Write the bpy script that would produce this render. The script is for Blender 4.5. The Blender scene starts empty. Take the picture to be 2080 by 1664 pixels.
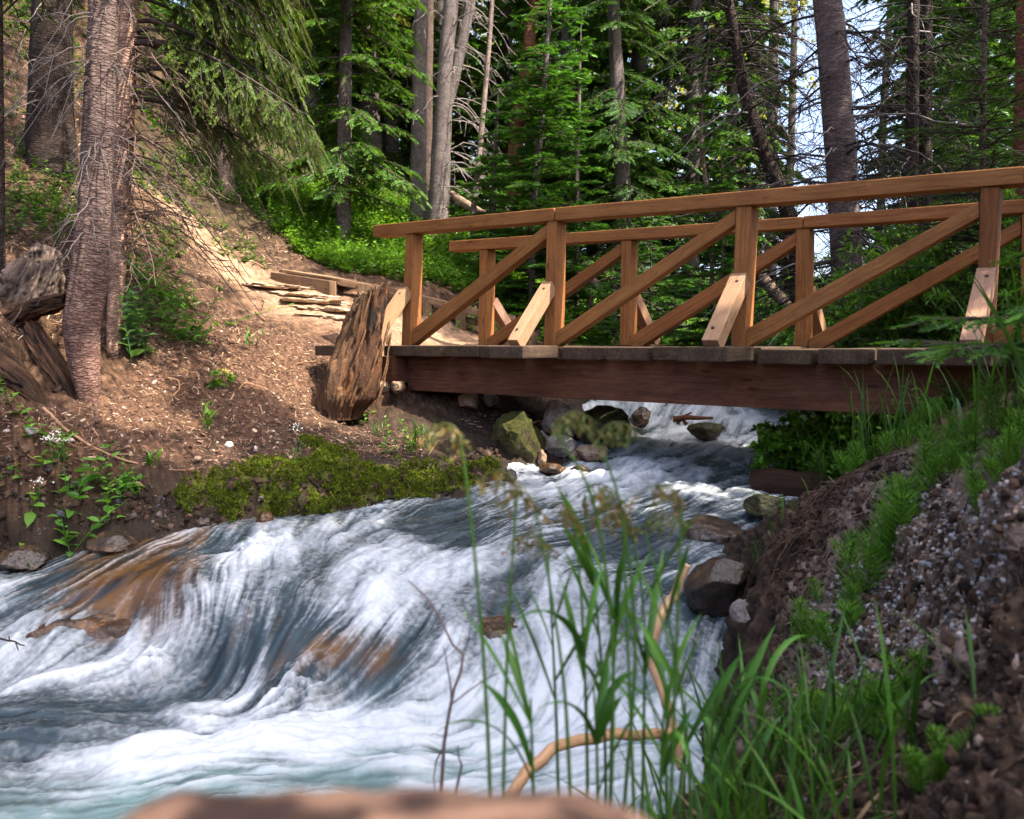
import bpy, bmesh, math
import numpy as np
from mathutils import Vector, Matrix

R = math.radians
rng = np.random.default_rng(7)
SC = bpy.context.scene
COL = SC.collection

# ------------------------------------------------------------------ camera model
F = 1700.0                       # focal length in photo pixels (2080 wide)
EYE = np.array([0.0, 0.0, 1.5])
PITCH = math.atan(142 / F)
FWD = np.array([0, math.cos(PITCH), -math.sin(PITCH)])
UPV = np.array([0, math.sin(PITCH), math.cos(PITCH)])


def ray(px, py):
    return np.array([(px - 1040) / F, 0, 0]) - (py - 832) / F * UPV + FWD


def at(px, py, d):
    r = ray(px, py)
    return EYE + r * (d / r[1])


# ------------------------------------------------------------------ noise and interpolation
def _hash(ix, iy, iz, seed):
    h = (ix.astype(np.int64) * 374761393 + iy.astype(np.int64) * 668265263 + iz.astype(np.int64) * 2147483647 + seed * 974634777) & 0xFFFFFFFF
    h = ((h ^ (h >> 13)) * 1274126177) & 0xFFFFFFFF
    h = ((h ^ (h >> 16)) * 2246822519) & 0xFFFFFFFF
    return ((h ^ (h >> 15)) & 0xFFFFFF) / float(0xFFFFFF)


def vnoise(x, y, z=None, seed=0):
    x = np.asarray(x, float); y = np.asarray(y, float)
    z = np.zeros_like(x) if z is None else np.asarray(z, float)
    ix, iy, iz = np.floor(x), np.floor(y), np.floor(z)
    fx, fy, fz = x - ix, y - iy, z - iz
    fx, fy, fz = [f * f * (3 - 2 * f) for f in (fx, fy, fz)]
    out = 0
    for a in (0, 1):
        for b in (0, 1):
            for c in (0, 1):
                w = (fx if a else 1 - fx) * (fy if b else 1 - fy) * (fz if c else 1 - fz)
                out = out + w * _hash(ix + a, iy + b, iz + c, seed)
    return out


def fbm(x, y, z=None, seed=0, octv=4, gain=0.5):
    a, s, t = 1.0, 0, 0
    for k in range(octv):
        s = s + a * vnoise(x * 2 ** k, y * 2 ** k, None if z is None else z * 2 ** k, seed + k * 17)
        t += a; a *= gain
    return s / t


def smooth(a, b, x):
    t = np.clip((x - a) / (b - a), 0, 1)
    return t * t * (3 - 2 * t)


class RBF:
    def __init__(self, P, V, c=0.3, lam=1e-3):
        self.P = np.asarray(P, float)[:, :2]; V = np.asarray(V, float)
        self.c = c
        n = len(self.P)
        d2 = ((self.P[:, None] - self.P[None]) ** 2).sum(-1)
        A = np.zeros((n + 3, n + 3)); A[:n, :n] = -np.sqrt(d2 + c * c) + np.eye(n) * -lam * -1
        A[:n, n] = 1; A[:n, n + 1:] = self.P; A[n:, :n] = A[:n, n:].T
        b = np.zeros((n + 3,) + V.shape[1:]); b[:n] = V
        self.w = np.linalg.lstsq(A, b, rcond=None)[0]

    def __call__(self, x, y):
        x = np.asarray(x, float); y = np.asarray(y, float)
        sh = x.shape; x = x.ravel(); y = y.ravel()
        n = len(self.P); out = np.empty((len(x),) + self.w.shape[1:])
        for i in range(0, len(x), 40000):
            xs, ys = x[i:i + 40000], y[i:i + 40000]
            K = -np.sqrt((xs[:, None] - self.P[:, 0]) ** 2 + (ys[:, None] - self.P[:, 1]) ** 2 + self.c ** 2)
            lin = np.stack([np.ones_like(xs), xs, ys], 1)
            out[i:i + 40000] = K @ self.w[:n] + lin @ self.w[n:]
        return out.reshape(sh + self.w.shape[1:])


# ------------------------------------------------------------------ water surface (control points: px, py, depth, foam, brown)
WP = np.array([
    (1300, 773, 9.2, .5, 0), (1450, 773, 9.2, .5, 0), (1580, 773, 9.2, .5, 0), (1450, 740, 12, .4, 0), (1250, 770, 9.6, .5, 0),
    (1400, 800, 8.3, .75, 0), (1550, 800, 8.4, .7, 0), (1280, 815, 8.2, .6, 0),
    (1400, 862, 7.7, .9, 0), (1560, 848, 8.0, .7, 0), (1260, 850, 8.0, .7, 0),
    (1300, 900, 6.7, .62, 0), (1450, 900, 6.7, .8, 0), (1560, 900, 6.6, .7, 0), (1660, 900, 6.6, .6, 0),
    (1200, 950, 5.7, .82, 0), (1300, 960, 5.62, .88, 0), (1400, 950, 5.75, .6, 0), (1540, 960, 5.6, .4, 0), (1650, 960, 5.6, .5, 0),
    (1050, 1010, 5.0, .42, 0), (1250, 1020, 4.9, .5, 0), (1450, 1000, 4.95, .62, 0), (1350, 1050, 4.55, .2, .1), (1560, 1030, 4.7, .4, 0),
    (700, 1050, 4.8, .5, .1), (800, 1085, 4.35, .6, 0), (900, 1060, 4.6, .22, 0), (1000, 1100, 4.25, .3, 0), (1100, 1090, 4.3, .45, 0), (1300, 1100, 4.2, .3, 0),
    (600, 1070, 4.66, .38, .3), (520, 1110, 4.4, .78, .2), (420, 1100, 4.5, .3, .5), (300, 1110, 4.45, .12, .85), (150, 1180, 4.1, .22, .7), (0, 1200, 4.15, .4, .3),
    (700, 1150, 4.0, .55, .15), (870, 1110, 4.15, .8, 0), (900, 1180, 3.8, .6, .1), (1000, 1240, 3.5, .38, .45), (1100, 1200, 3.65, .55, .1), (1300, 1250, 3.4, .5, .1), (1450, 1250, 3.45, .4, .1),
    (220, 1190, 3.98, .1, .95), (330, 1190, 3.93, .15, .95), (400, 1210, 3.8, .42, .7), (500, 1200, 3.8, .6, .25), (600, 1220, 3.7, .38, .3), (700, 1260, 3.5, .42, .15), (800, 1270, 3.45, .45, .1), (900, 1310, 3.28, .5, .1), (1100, 1310, 3.25, .8, 0),
    (260, 1260, 3.8, .3, .8), (330, 1270, 3.72, .35, .8), (450, 1300, 3.5, .5, .35), (570, 1340, 3.33, .2, .5), (660, 1350, 3.25, .22, .7), (780, 1370, 3.18, .25, .65), (1000, 1380, 3.08, .9, 0), (1200, 1370, 3.1, .72, .05),
    (60, 1300, 3.65, .7, .2), (150, 1312, 3.6, .65, .3), (300, 1340, 3.5, .6, .2), (400, 1370, 3.37, .55, .1), (500, 1392, 3.27, .6, .1), (700, 1432, 3.1, .85, 0), (900, 1450, 3.0, .95, 0), (1150, 1450, 2.95, .9, 0),
    (1400, 1400, 3.0, .5, .2), (1550, 1400, 3.0, .4, .2),
    (0, 1360, 3.5, .75, 0), (200, 1390, 3.3, .65, 0), (100, 1450, 3.05, .25, 0), (0, 1480, 2.98, .25, 0), (250, 1470, 2.98, .62, 0), (400, 1480, 2.95, .85, 0), (400, 1450, 3.05, .85, 0), (600, 1470, 2.97, .95, 0), (800, 1500, 2.87, .95, 0), (1000, 1500, 2.86, .9, 0),
    (350, 1540, 2.73, .92, 0), (500, 1550, 2.72, .7, 0), (650, 1520, 2.8, .92, 0), (800, 1570, 2.62, .42, 0), (600, 1560, 2.68, .5, 0), (1000, 1570, 2.62, .7, 0), (100, 1560, 2.7, .75, 0), (0, 1560, 2.7, .6, 0), (200, 1610, 2.56, .5, 0), (500, 1610, 2.54, .22, 0), (350, 1620, 2.52, .2, 0), (650, 1600, 2.56, .25, 0), (0, 1650, 2.46, .3, 0),
    (800, 1650, 2.44, .42, 0), (1100, 1600, 2.5, .75, 0), (1300, 1550, 2.55, .6, 0), (1300, 1650, 2.4, .55, 0),
    (600, 1900, 1.95, .4, 0), (0, 1900, 1.95, .4, 0), (1000, 1900, 1.95, .5, 0), (-400, 1360, 3.5, .6, 0), (-400, 1700, 2.35, .4, 0), (-900, 1500, 2.95, .5, 0),
], float)
WXYZ = np.array([at(a, b, c) for a, b, c in WP[:, :3]])
W_H = RBF(WXYZ, WXYZ[:, 2], c=0.12)
W_A = RBF(WXYZ, WP[:, 3:5], c=0.15)


def on_water(px, py):
    r = ray(px, py); t = np.linspace(1.2, 14, 1200)
    P = EYE + r[None] * (t / r[1])[:, None]
    k = np.argmax(P[:, 2] < W_H(P[:, 0], P[:, 1]))
    return P[k] if k > 0 else P[-1]


# ------------------------------------------------------------------ ground heights (px, py, depth)
GP = [
    # left bank, around tree and stump
    (730, 845, 6.75), (640, 800, 6.75), (600, 800, 6.6), (500, 800, 6.25), (400, 800, 6.0), (300, 800, 5.75), (180, 812, 5.4), (60, 820, 5.15), (-100, 830, 4.95),
    (100, 900, 4.75), (250, 900, 5.0), (300, 945, 4.95), (420, 880, 5.5), (500, 930, 5.35), (620, 880, 5.9), (700, 900, 6.0), (800, 860, 6.5), (860, 885, 6.35),
    (0, 960, 4.5), (100, 1000, 4.55), (-150, 1000, 4.3), (250, 1000, 4.75), (400, 970, 5.05), (520, 960, 5.2), (620, 945, 5.35), (720, 940, 5.55), (800, 940, 5.75), (880, 930, 5.9),
    (0, 1090, 4.45), (100, 1085, 4.5), (250, 1075, 4.6), (400, 1060, 4.75), (520, 1050, 4.85), (640, 1030, 5.0), (750, 1015, 5.1), (850, 1010, 5.15), (950, 1000, 5.2), (1020, 975, 5.45),
    (940, 900, 6.1), (1000, 900, 6.3), (1060, 900, 6.2), (930, 850, 6.8), (1000, 840, 7.0), (1080, 850, 7.1), (1100, 930, 6.0), (1150, 900, 6.6), (1060, 815, 7.6), (1150, 810, 8.0), (1200, 880, 7.0), (1230, 800, 8.7),
    (400, 1008, 4.88), (520, 992, 4.96), (620, 980, 5.07), (720, 975, 5.19), (800, 972, 5.29), (880, 965, 5.4), (300, 1025, 4.78), (200, 1035, 4.7), (960, 950, 5.5),
    # near bridge end and path
    (820, 760, 7.2), (760, 720, 7.2), (850, 705, 7.6), (1000, 710, 8.0), (900, 690, 8.2), (700, 700, 7.35), (600, 700, 7.15), (450, 700, 6.8), (300, 700, 6.4),
    (700, 650, 8.0), (600, 650, 7.8), (620, 610, 8.6), (560, 590, 9.0), (520, 575, 9.2), (680, 610, 8.8), (480, 560, 9.2), (500, 620, 8.2), (400, 620, 7.7), (300, 600, 7.2), (420, 560, 8.4),
    (430, 500, 9.6), (390, 460, 10.0), (340, 410, 10.4), (300, 390, 10.6), (300, 500, 8.3), (350, 520, 8.6), (230, 440, 8.4),
    # left hillside
    (60, 700, 5.7), (60, 600, 6.1), (150, 600, 6.4), (200, 500, 7.3), (60, 500, 6.7), (0, 400, 7.5), (100, 300, 8.6), (200, 330, 8.8), (0, 250, 8.9), (0, 100, 10.3), (0, 0, 11.8), (150, 150, 10.8), (-200, 300, 7.8), (-300, 500, 6.2), (-300, 700, 5.2), (-300, 0, 11.0),
    (300, 200, 12.5), (450, 330, 12.0), (-600, 100, 9.0),
    # slope behind
    (560, 530, 9.8), (640, 545, 9.6), (700, 520, 10.6), (560, 460, 10.8), (640, 470, 10.9), (850, 570, 9.9), (780, 540, 10.2), (900, 590, 9.7), (960, 620, 9.6), (700, 400, 13.0), (600, 380, 12.6), (850, 430, 13.0), (780, 480, 11.6), (900, 500, 11.6), (980, 560, 11.0), (1050, 640, 9.8), (1150, 670, 9.6), (1050, 560, 12.5), (1200, 600, 13.0),
    (1100, 730, 9.0), (1200, 740, 9.4), (1300, 700, 11.0), (1500, 690, 11.5), (1400, 640, 14),
    # right bank beyond bridge
    (1640, 740, 9.2), (1700, 700, 9.6), (1800, 720, 8.0), (1900, 740, 7.0), (2000, 700, 8.0), (2200, 700, 8.0), (1650, 930, 6.6), (1730, 930, 6.2), (1800, 925, 5.2), (1605, 985, 5.6), (1640, 985, 5.5), (1700, 985, 5.0), (1610, 1010, 5.0), (1690, 965, 5.8),
    (1900, 850, 4.2), (2000, 830, 3.6), (2200, 800, 4.4), (2400, 760, 5.0), (2800, 760, 4.5), (1820, 932, 3.9), (1750, 968, 3.9),
    # right mound near the camera
    (1850, 915, 2.9), (1760, 950, 2.95), (1680, 1005, 3.0), (1620, 1060, 3.0), (1585, 1120, 2.95), (1950, 930, 2.4), (2080, 960, 1.9), (2080, 1000, 1.6),
    (1650, 1120, 2.75), (1750, 1050, 2.6), (1800, 1120, 2.35), (1700, 1200, 2.45), (1900, 1050, 2.2), (1640, 1220, 2.5), (1680, 1330, 2.25), (1800, 1280, 2.05), (1900, 1200, 1.95), (2000, 1100, 1.75), (2080, 1150, 1.55),
    (1760, 1400, 1.95), (1900, 1350, 1.7), (2050, 1300, 1.45), (1650, 1450, 2.0), (1800, 1500, 1.6), (1950, 1480, 1.4), (2080, 1450, 1.2), (1700, 1600, 1.5), (1850, 1640, 1.25), (2050, 1640, 1.0), (1560, 1560, 1.75), (1550, 1480, 2.05), (1480, 1600, 1.75), (1400, 1640, 1.75),
    (2300, 1000, 1.3), (2300, 1400, .95), (2600, 900, 1.3),
    (1600, 1040, 3.7), (1660, 1010, 3.6), (1720, 975, 3.45), (1640, 1010, 4.2), (1740, 985, 4.3), (1800, 940, 3.4), (1600, 1080, 3.4), (1690, 990, 4.7), (1560, 1150, 3.3),
]
GXYZ = [tuple(at(*g)) for g in GP]
# under and round the camera (world x, y, height)
GXYZ += [(0.0, .35, 1.14), (-.35, .35, 1.12), (.35, .4, 1.1), (.6, .7, .95), (.25, .9, .80), (0, .8, .8), (-.3, .8, .72), (-.8, .5, .75), (-.6, 1.1, .22), (0, 1.25, .4), (.4, 1.4, .5),
         (0, -.5, 1.1), (1.2, -.5, 1.15), (-1.2, -.5, 1.0), (-2, .2, .9), (-1.6, .9, .3), (2.5, 1, 1.35), (2, 2.4, 1.25), (3, 2.5, 1.4), (0, -3, 1.3), (4, -3, 1.6), (-4, -2, 1.4), (-3.2, .8, .6), (-5, .5, 1.1), (5, 2, 1.7),
         (-6, 4.5, 2.0), (-6, 8, 4.4), (-9, 10, 7.5), (-6, 13, 7.0), (-2.5, 15, 4.6), (-12, 4, 5), (-10, 0, 3.5),
         (2, 14, 1.7), (4.5, 11, 1.5), (5, 7, 1.45), (7, 5, 1.7), (8, 10, 1.7), (6, 15, 1.7), (10, 2, 2.2), (3, 20, 2.4), (-3, 22, 6.5), (10, 20, 2.4), (-12, 22, 11), (16, 12, 2.6), (14, -4, 3), (0, -12, 2), (-12, -10, 4), (12, -12, 3)]
# creek bed below the water
for p, w in zip(WXYZ, WP):
    if (w[0] >= 1600 and 3.3 < w[2] < 9) or (w[0] > 1500 and w[1] > 1300): continue
    GXYZ.append((p[0], p[1], p[2] - (0.22 if p[1] < 9 else .1)))
GXYZ = np.array(GXYZ)
G_H = RBF(GXYZ, GXYZ[:, 2], c=0.13)


def far_h(x, y):
    r = np.hypot(x, y - 5)
    return 2.2 + np.clip(-x, 0, 60) * .34 + np.clip(r - 20, 0, 80) * .05 + fbm(x * .06, y * .06, seed=3) * 1.6


def H_exact(x, y):
    r = np.hypot(x, y - 5)
    k = smooth(15, 26, r)
    h = np.zeros_like(np.asarray(x, float))
    m = k < 1
    h[m] = G_H(x[m], y[m])
    return h * (1 - k) + far_h(x, y) * k


class Grid:
    def __init__(self, x0, x1, y0, y1, st, fn):
        self.x0, self.y0, self.st = x0, y0, st
        self.nx = int((x1 - x0) / st) + 1; self.ny = int((y1 - y0) / st) + 1
        X, Y = np.meshgrid(x0 + np.arange(self.nx) * st, y0 + np.arange(self.ny) * st)
        self.Z = fn(X.ravel(), Y.ravel()).reshape(X.shape)

    def inside(self, x, y):
        return (x > self.x0) & (x < self.x0 + (self.nx - 1.01) * self.st) & (y > self.y0) & (y < self.y0 + (self.ny - 1.01) * self.st)

    def __call__(self, x, y):
        u = np.clip((x - self.x0) / self.st, 0, self.nx - 1.001); v = np.clip((y - self.y0) / self.st, 0, self.ny - 1.001)
        i = u.astype(int); j = v.astype(int); u = u - i; v = v - j
        Z = self.Z
        return (Z[j, i] * (1 - u) + Z[j, i + 1] * u) * (1 - v) + (Z[j + 1, i] * (1 - u) + Z[j + 1, i + 1] * u) * v


g_near = Grid(-7, 6, 0, 13, .035, H_exact)
g_mid = Grid(-30, 30, -15, 45, .4, H_exact)
g_far = Grid(-420, 420, -420, 420, 6.0, H_exact)


def H0(x, y):
    x = np.atleast_1d(np.asarray(x, float)); y = np.atleast_1d(np.asarray(y, float))
    out = g_far(x, y)
    m = g_mid.inside(x, y); out[m] = g_mid(x[m], y[m])
    m = g_near.inside(x, y); out[m] = g_near(x[m], y[m])
    return out


def blobs(x, y, pts):
    """soft mask: pts are (px, py, depth, radius metres)"""
    m = np.zeros_like(x)
    for a, b, d, r in pts:
        p = at(a, b, d)
        m = np.maximum(m, np.exp(-(((x - p[0]) ** 2 + (y - p[1]) ** 2) / (r * r)) ** 1.5))
    return m


PATH = [(760, 680, 7.6, .45), (700, 650, 8.0, .5), (640, 640, 8.1, .5), (620, 610, 8.6, .5), (560, 590, 9.0, .45), (500, 570, 9.2, .4), (460, 535, 9.4, .33), (430, 500, 9.6, .3), (400, 470, 9.9, .28), (360, 430, 10.2, .28), (310, 395, 10.5, .25), (860, 690, 8.2, .6), (950, 695, 8.2, .5)]
BARE = [(600, 720, 7.2, .8), (450, 760, 6.4, .8), (560, 830, 6.3, .7), (300, 850, 5.4, .5), (400, 680, 6.9, .6)]
MOSS = [(430, 1000, 4.95, .18), (520, 985, 5.1, .2), (600, 985, 5.15, .2), (650, 960, 5.25, .2), (700, 990, 5.2, .22), (760, 975, 5.3, .2), (690, 930, 5.55, .15), (640, 910, 5.7, .12), (870, 990, 5.3, .15), (480, 1030, 4.9, .13), (740, 1010, 5.15, .2), (1050, 900, 6.2, .2), (390, 1030, 4.85, .12), (940, 980, 5.3, .13), (1000, 955, 5.55, .15), (830, 1000, 5.22, .16), (560, 1030, 4.92, .12), (660, 1025, 5.02, .12)]
GRAV = [(1800, 1280, 2.05, .35), (1900, 1200, 1.95, .3), (1700, 1350, 2.2, .25), (1850, 1100, 2.3, .3), (1750, 1080, 2.5, .25), (1950, 1060, 2.1, .25), (1850, 970, 2.7, .25), (1900, 1380, 1.7, .25)]


def micro(x, y):
    """small ground relief on top of the broad heights"""
    r = np.hypot(x, y)
    near = smooth(14, 5, r)
    n = (fbm(x * 1.6, y * 1.6, seed=11, octv=3) - .5) * .10 * smooth(30, 10, r) * (0.5 + .5 * smooth(2, 5, r))
    n = n + (fbm(x * 9, y * 9, seed=21, octv=4, gain=.6) - .5) * .07 * near
    n = n + (np.abs(fbm(x * 26, y * 26, seed=31, octv=3, gain=.7) - .5)) * .05 * near
    p = blobs(x, y, PATH)
    return n * (1 - .6 * p) * (.38 + .62 * smooth(2.6, 5, r))


def H(x, y):
    x = np.atleast_1d(np.asarray(x, float)); y = np.atleast_1d(np.asarray(y, float))
    return H0(x, y) + micro(x, y)


def on_ground(px, py, dmax=40):
    r = ray(px, py); t = np.concatenate([np.linspace(.7, 13, 1600), np.linspace(13, dmax, 500)])
    P = EYE + r[None] * (t / r[1])[:, None]
    b = P[:, 2] < H(P[:, 0], P[:, 1])
    k = np.argmax(b)
    return P[k] if b.any() else P[-1]


# ------------------------------------------------------------------ mesh building
class MB:
    def __init__(self):
        self.V, self.C, self.L, self.F3, self.F4, self.M3, self.M4, self.S3, self.S4 = [], [], [], [], [], [], [], [], []
        self.n = 0

    def add(self, V, Fc, mi=0, col=(1, 1, 1), loc=None, smooth=True):
        V = np.asarray(V, float).reshape(-1, 3); Fc = np.asarray(Fc, int)
        col = np.asarray(col, float)
        if col.ndim == 1: col = np.broadcast_to(col, (len(V), 3))
        self.V.append(V); self.C.append(col)
        self.L.append(V if loc is None else np.asarray(loc, float))
        if len(Fc):
            k = Fc.shape[1]
            (self.F3 if k == 3 else self.F4).append(Fc + self.n)
            (self.M3 if k == 3 else self.M4).append(np.full(len(Fc), mi))
            (self.S3 if k == 3 else self.S4).append(np.full(len(Fc), smooth))
        self.n += len(V)

    def mesh(self, name, mats):
        me = bpy.data.meshes.new(name)
        V = np.concatenate(self.V); me.vertices.add(len(V)); me.vertices.foreach_set('co', V.astype(np.float32).ravel())
        F3 = np.concatenate(self.F3) if self.F3 else np.zeros((0, 3), int)
        F4 = np.concatenate(self.F4) if self.F4 else np.zeros((0, 4), int)
        me.loops.add(F3.size + F4.size)
        me.loops.foreach_set('vertex_index', np.concatenate([F3.ravel(), F4.ravel()]).astype(np.int32))
        me.polygons.add(len(F3) + len(F4))
        st = np.concatenate([np.arange(len(F3)) * 3, F3.size + np.arange(len(F4)) * 4])
        me.polygons.foreach_set('loop_start', st.astype(np.int32))
        me.polygons.foreach_set('material_index', np.concatenate(self.M3 + self.M4).astype(np.int32))
        me.polygons.foreach_set('use_smooth', np.concatenate(self.S3 + self.S4).astype(bool))
        ca = me.attributes.new('col', 'FLOAT_COLOR', 'POINT')
        C = np.concatenate(self.C); ca.data.foreach_set('color', np.concatenate([C, np.ones((len(C), 1))], 1).astype(np.float32).ravel())
        la = me.attributes.new('loc', 'FLOAT_VECTOR', 'POINT')
        la.data.foreach_set('vector', np.concatenate(self.L).astype(np.float32).ravel())
        me.update(calc_edges=True)
        for m in mats: me.materials.append(m)
        return me

    def build(self, name, mats, parent=None, loc=None):
        o = bpy.data.objects.new(name, self.mesh(name, mats if isinstance(mats, (list, tuple)) else [mats]))
        COL.objects.link(o)
        if parent is not None: o.parent = parent
        if loc is not None: o.location = loc
        return o


def tag(o, label=None, cat=None, group=None, kind=None):
    if label: o['label'] = label
    if cat: o['category'] = cat
    if group: o['group'] = group
    if kind: o['kind'] = kind
    return o


def thing(name, label, cat, loc=(0, 0, 0), group=None, rz=0):
    o = bpy.data.objects.new(name, None); COL.objects.link(o)
    o.location = Vector(loc); o.rotation_euler = (0, 0, rz); o.empty_display_size = .2
    return tag(o, label, cat, group)


def dup(root, name, loc, rz=0, sc=1.0, label=None, group=None, tilt=(0, 0)):
    r = root.copy(); r.name = name; COL.objects.link(r)
    r.location = Vector(loc); r.rotation_euler = (tilt[0], tilt[1], rz); r.scale = (sc, sc, sc)
    if label: r['label'] = label
    if group: r['group'] = group
    for ch in root.children:
        c = ch.copy(); COL.objects.link(c); c.parent = r
        for g in ch.children:
            d = g.copy(); COL.objects.link(d); d.parent = c
    return r


def unit(v):
    v = np.asarray(v, float)
    return v / np.maximum(np.linalg.norm(v, axis=-1, keepdims=True), 1e-9)


def tubes(P, Rr, sides=5):
    """P (k,n,3), Rr (k,n) -> verts, quads"""
    P = np.asarray(P, float); Rr = np.asarray(Rr, float)
    if P.ndim == 2: P = P[None]; Rr = Rr[None]
    k, n, _ = P.shape
    T = unit(np.gradient(P, axis=1))
    mean = unit(T.mean(1)); ref = np.zeros((k, 3)); ref[np.arange(k), np.argmin(np.abs(mean), 1)] = 1
    A = unit(np.cross(T, ref[:, None])); B = np.cross(T, A)
    th = np.arange(sides) / sides * 2 * np.pi
    V = P[:, :, None] + Rr[:, :, None, None] * (A[:, :, None] * np.cos(th)[:, None] + B[:, :, None] * np.sin(th)[:, None])
    i = np.arange(n - 1)[:, None]; j = np.arange(sides)[None]; j2 = (j + 1) % sides
    q = np.stack([i * sides + j, i * sides + j2, (i + 1) * sides + j2, (i + 1) * sides + j], -1).reshape(-1, 4)
    Q = (q[None] + (np.arange(k) * n * sides)[:, None, None]).reshape(-1, 4)
    return V.reshape(-1, 3), Q


def place(TV, TF, X, Y, Z, P, S):
    """copies of template (x axis = along, y = across, z = normal)"""
    M = np.stack([X, Y, Z], 2)                    # columns
    V = np.einsum('kij,nj->kni', M, TV) * np.asarray(S).reshape(-1, 1, 1) + P[:, None]
    n = len(TV)
    Fc = (TF[None] + (np.arange(len(P)) * n)[:, None, None]).reshape(-1, TF.shape[1])
    return V.reshape(-1, 3), Fc


def frame(D, upv):
    X = unit(D); Y = unit(np.cross(upv, X)); Z = np.cross(X, Y)
    return X, Y, Z


# ------------------------------------------------------------------ materials
def new_mat(name):
    m = bpy.data.materials.new(name); m.use_nodes = True
    nt = m.node_tree; nt.nodes.clear()
    out = nt.nodes.new('ShaderNodeOutputMaterial')
    return m, nt, out


def N(nt, typ, **kw):
    n = nt.nodes.new(typ)
    for k, v in kw.items():
        if k in n.inputs: n.inputs[k].default_value = v
        else: setattr(n, k, v)
    return n


def attr(nt, name):
    n = nt.nodes.new('ShaderNodeAttribute'); n.attribute_name = name
    return n


def mapping(nt, src, scale):
    m = N(nt, 'ShaderNodeMapping'); m.inputs['Scale'].default_value = scale
    nt.links.new(src, m.inputs['Vector']); return m.outputs[0]


def noise(nt, vec, scale, detail=4, rough=.55):
    n = N(nt, 'ShaderNodeTexNoise'); n.inputs['Scale'].default_value = scale; n.inputs['Detail'].default_value = detail; n.inputs['Roughness'].default_value = rough
    nt.links.new(vec, n.inputs['Vector']); return n.outputs['Fac']


def ramp(nt, src, stops):
    r = N(nt, 'ShaderNodeValToRGB'); e = r.color_ramp.elements
    while len(e) > len(stops): e.remove(e[-1])
    while len(e) < len(stops): e.new(.5)
    for k, (p, c) in zip(e, stops):
        k.position = p; k.color = (*c, 1) if len(c) == 3 else c
    nt.links.new(src, r.inputs[0]); return r.outputs[0]


def mix(nt, a, b, fac, mode='MIX'):
    m = N(nt, 'ShaderNodeMix', data_type='RGBA', blend_type=mode)
    for sock, v in ((m.inputs[6], a), (m.inputs[7], b), (m.inputs[0], fac)):
        if hasattr(v, 'is_output'): nt.links.new(v, sock)
        else: sock.default_value = v if not isinstance(v, tuple) else (*v, 1)
    return m.outputs[2]


def bsdf(nt, out, col, rough=.8, bump=None, bstr=.4, bdist=.01, spec=.3):
    b = N(nt, 'ShaderNodeBsdfPrincipled')
    b.inputs['Specular IOR Level'].default_value = spec
    if hasattr(col, 'is_output'): nt.links.new(col, b.inputs['Base Color'])
    else: b.inputs['Base Color'].default_value = (*col, 1)
    if hasattr(rough, 'is_output'): nt.links.new(rough, b.inputs['Roughness'])
    else: b.inputs['Roughness'].default_value = rough
    if bump is not None:
        bn = N(nt, 'ShaderNodeBump'); bn.inputs['Strength'].default_value = bstr; bn.inputs['Distance'].default_value = bdist
        nt.links.new(bump, bn.inputs['Height']); nt.links.new(bn.outputs[0], b.inputs['Normal'])
    nt.links.new(b.outputs[0], out.inputs[0])
    return b


def mat_wood(name, light, dark, contrast=.6, rough=.75, stain=.35, scale=1.0):
    m, nt, out = new_mat(name)
    L = attr(nt, 'loc').outputs['Vector']; C = attr(nt, 'col').outputs['Color']
    n0 = noise(nt, mapping(nt, L, (2.2 * scale, 5 * scale, 5 * scale)), 1.0, 2)
    warp = N(nt, 'ShaderNodeVectorMath', operation='MULTIPLY_ADD')
    cmb = N(nt, 'ShaderNodeCombineXYZ'); nt.links.new(n0, cmb.inputs[1]); nt.links.new(n0, cmb.inputs[2])
    nt.links.new(cmb.outputs[0], warp.inputs[0]); warp.inputs[1].default_value = (.02, .08, .05); nt.links.new(L, warp.inputs[2])
    g = noise(nt, mapping(nt, warp.outputs[0], (2.0, 62, 62)), 1.0, 5, .6)
    g2 = noise(nt, mapping(nt, warp.outputs[0], (9, 240, 240)), 1.0, 3, .6)
    fl = noise(nt, mapping(nt, L, (28, 150, 150)), 1.0, 2)
    base = ramp(nt, g, [(.3, dark), (.7, light)])
    base = mix(nt, base, ramp(nt, g2, [(.35, (.6, .55, .5)), (.65, (1, 1, 1))]), contrast, 'MULTIPLY')
    base = mix(nt, base, ramp(nt, fl, [(.62, (1, 1, 1)), (.72, (.45, .36, .3))]), .7, 'MULTIPLY')
    st = noise(nt, mapping(nt, L, (3.5, 7, 7)), 1.0, 5, .65)
    base = mix(nt, base, ramp(nt, st, [(.35, (.42, .36, .33)), (.6, (1, 1, 1))]), stain, 'MULTIPLY')
    # knots
    vo = N(nt, 'ShaderNodeTexVoronoi'); vo.inputs['Scale'].default_value = 1.0
    nt.links.new(mapping(nt, L, (2.6, 9, 9)), vo.inputs['Vector'])
    base = mix(nt, base, ramp(nt, vo.outputs['Distance'], [(.06, (.3, .2, .14)), (.13, (1, 1, 1))]), .85, 'MULTIPLY')
    base = mix(nt, base, C, 1.0, 'MULTIPLY')
    bsdf(nt, out, base, rough, g2, .35, .004, .25)
    return m


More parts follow.
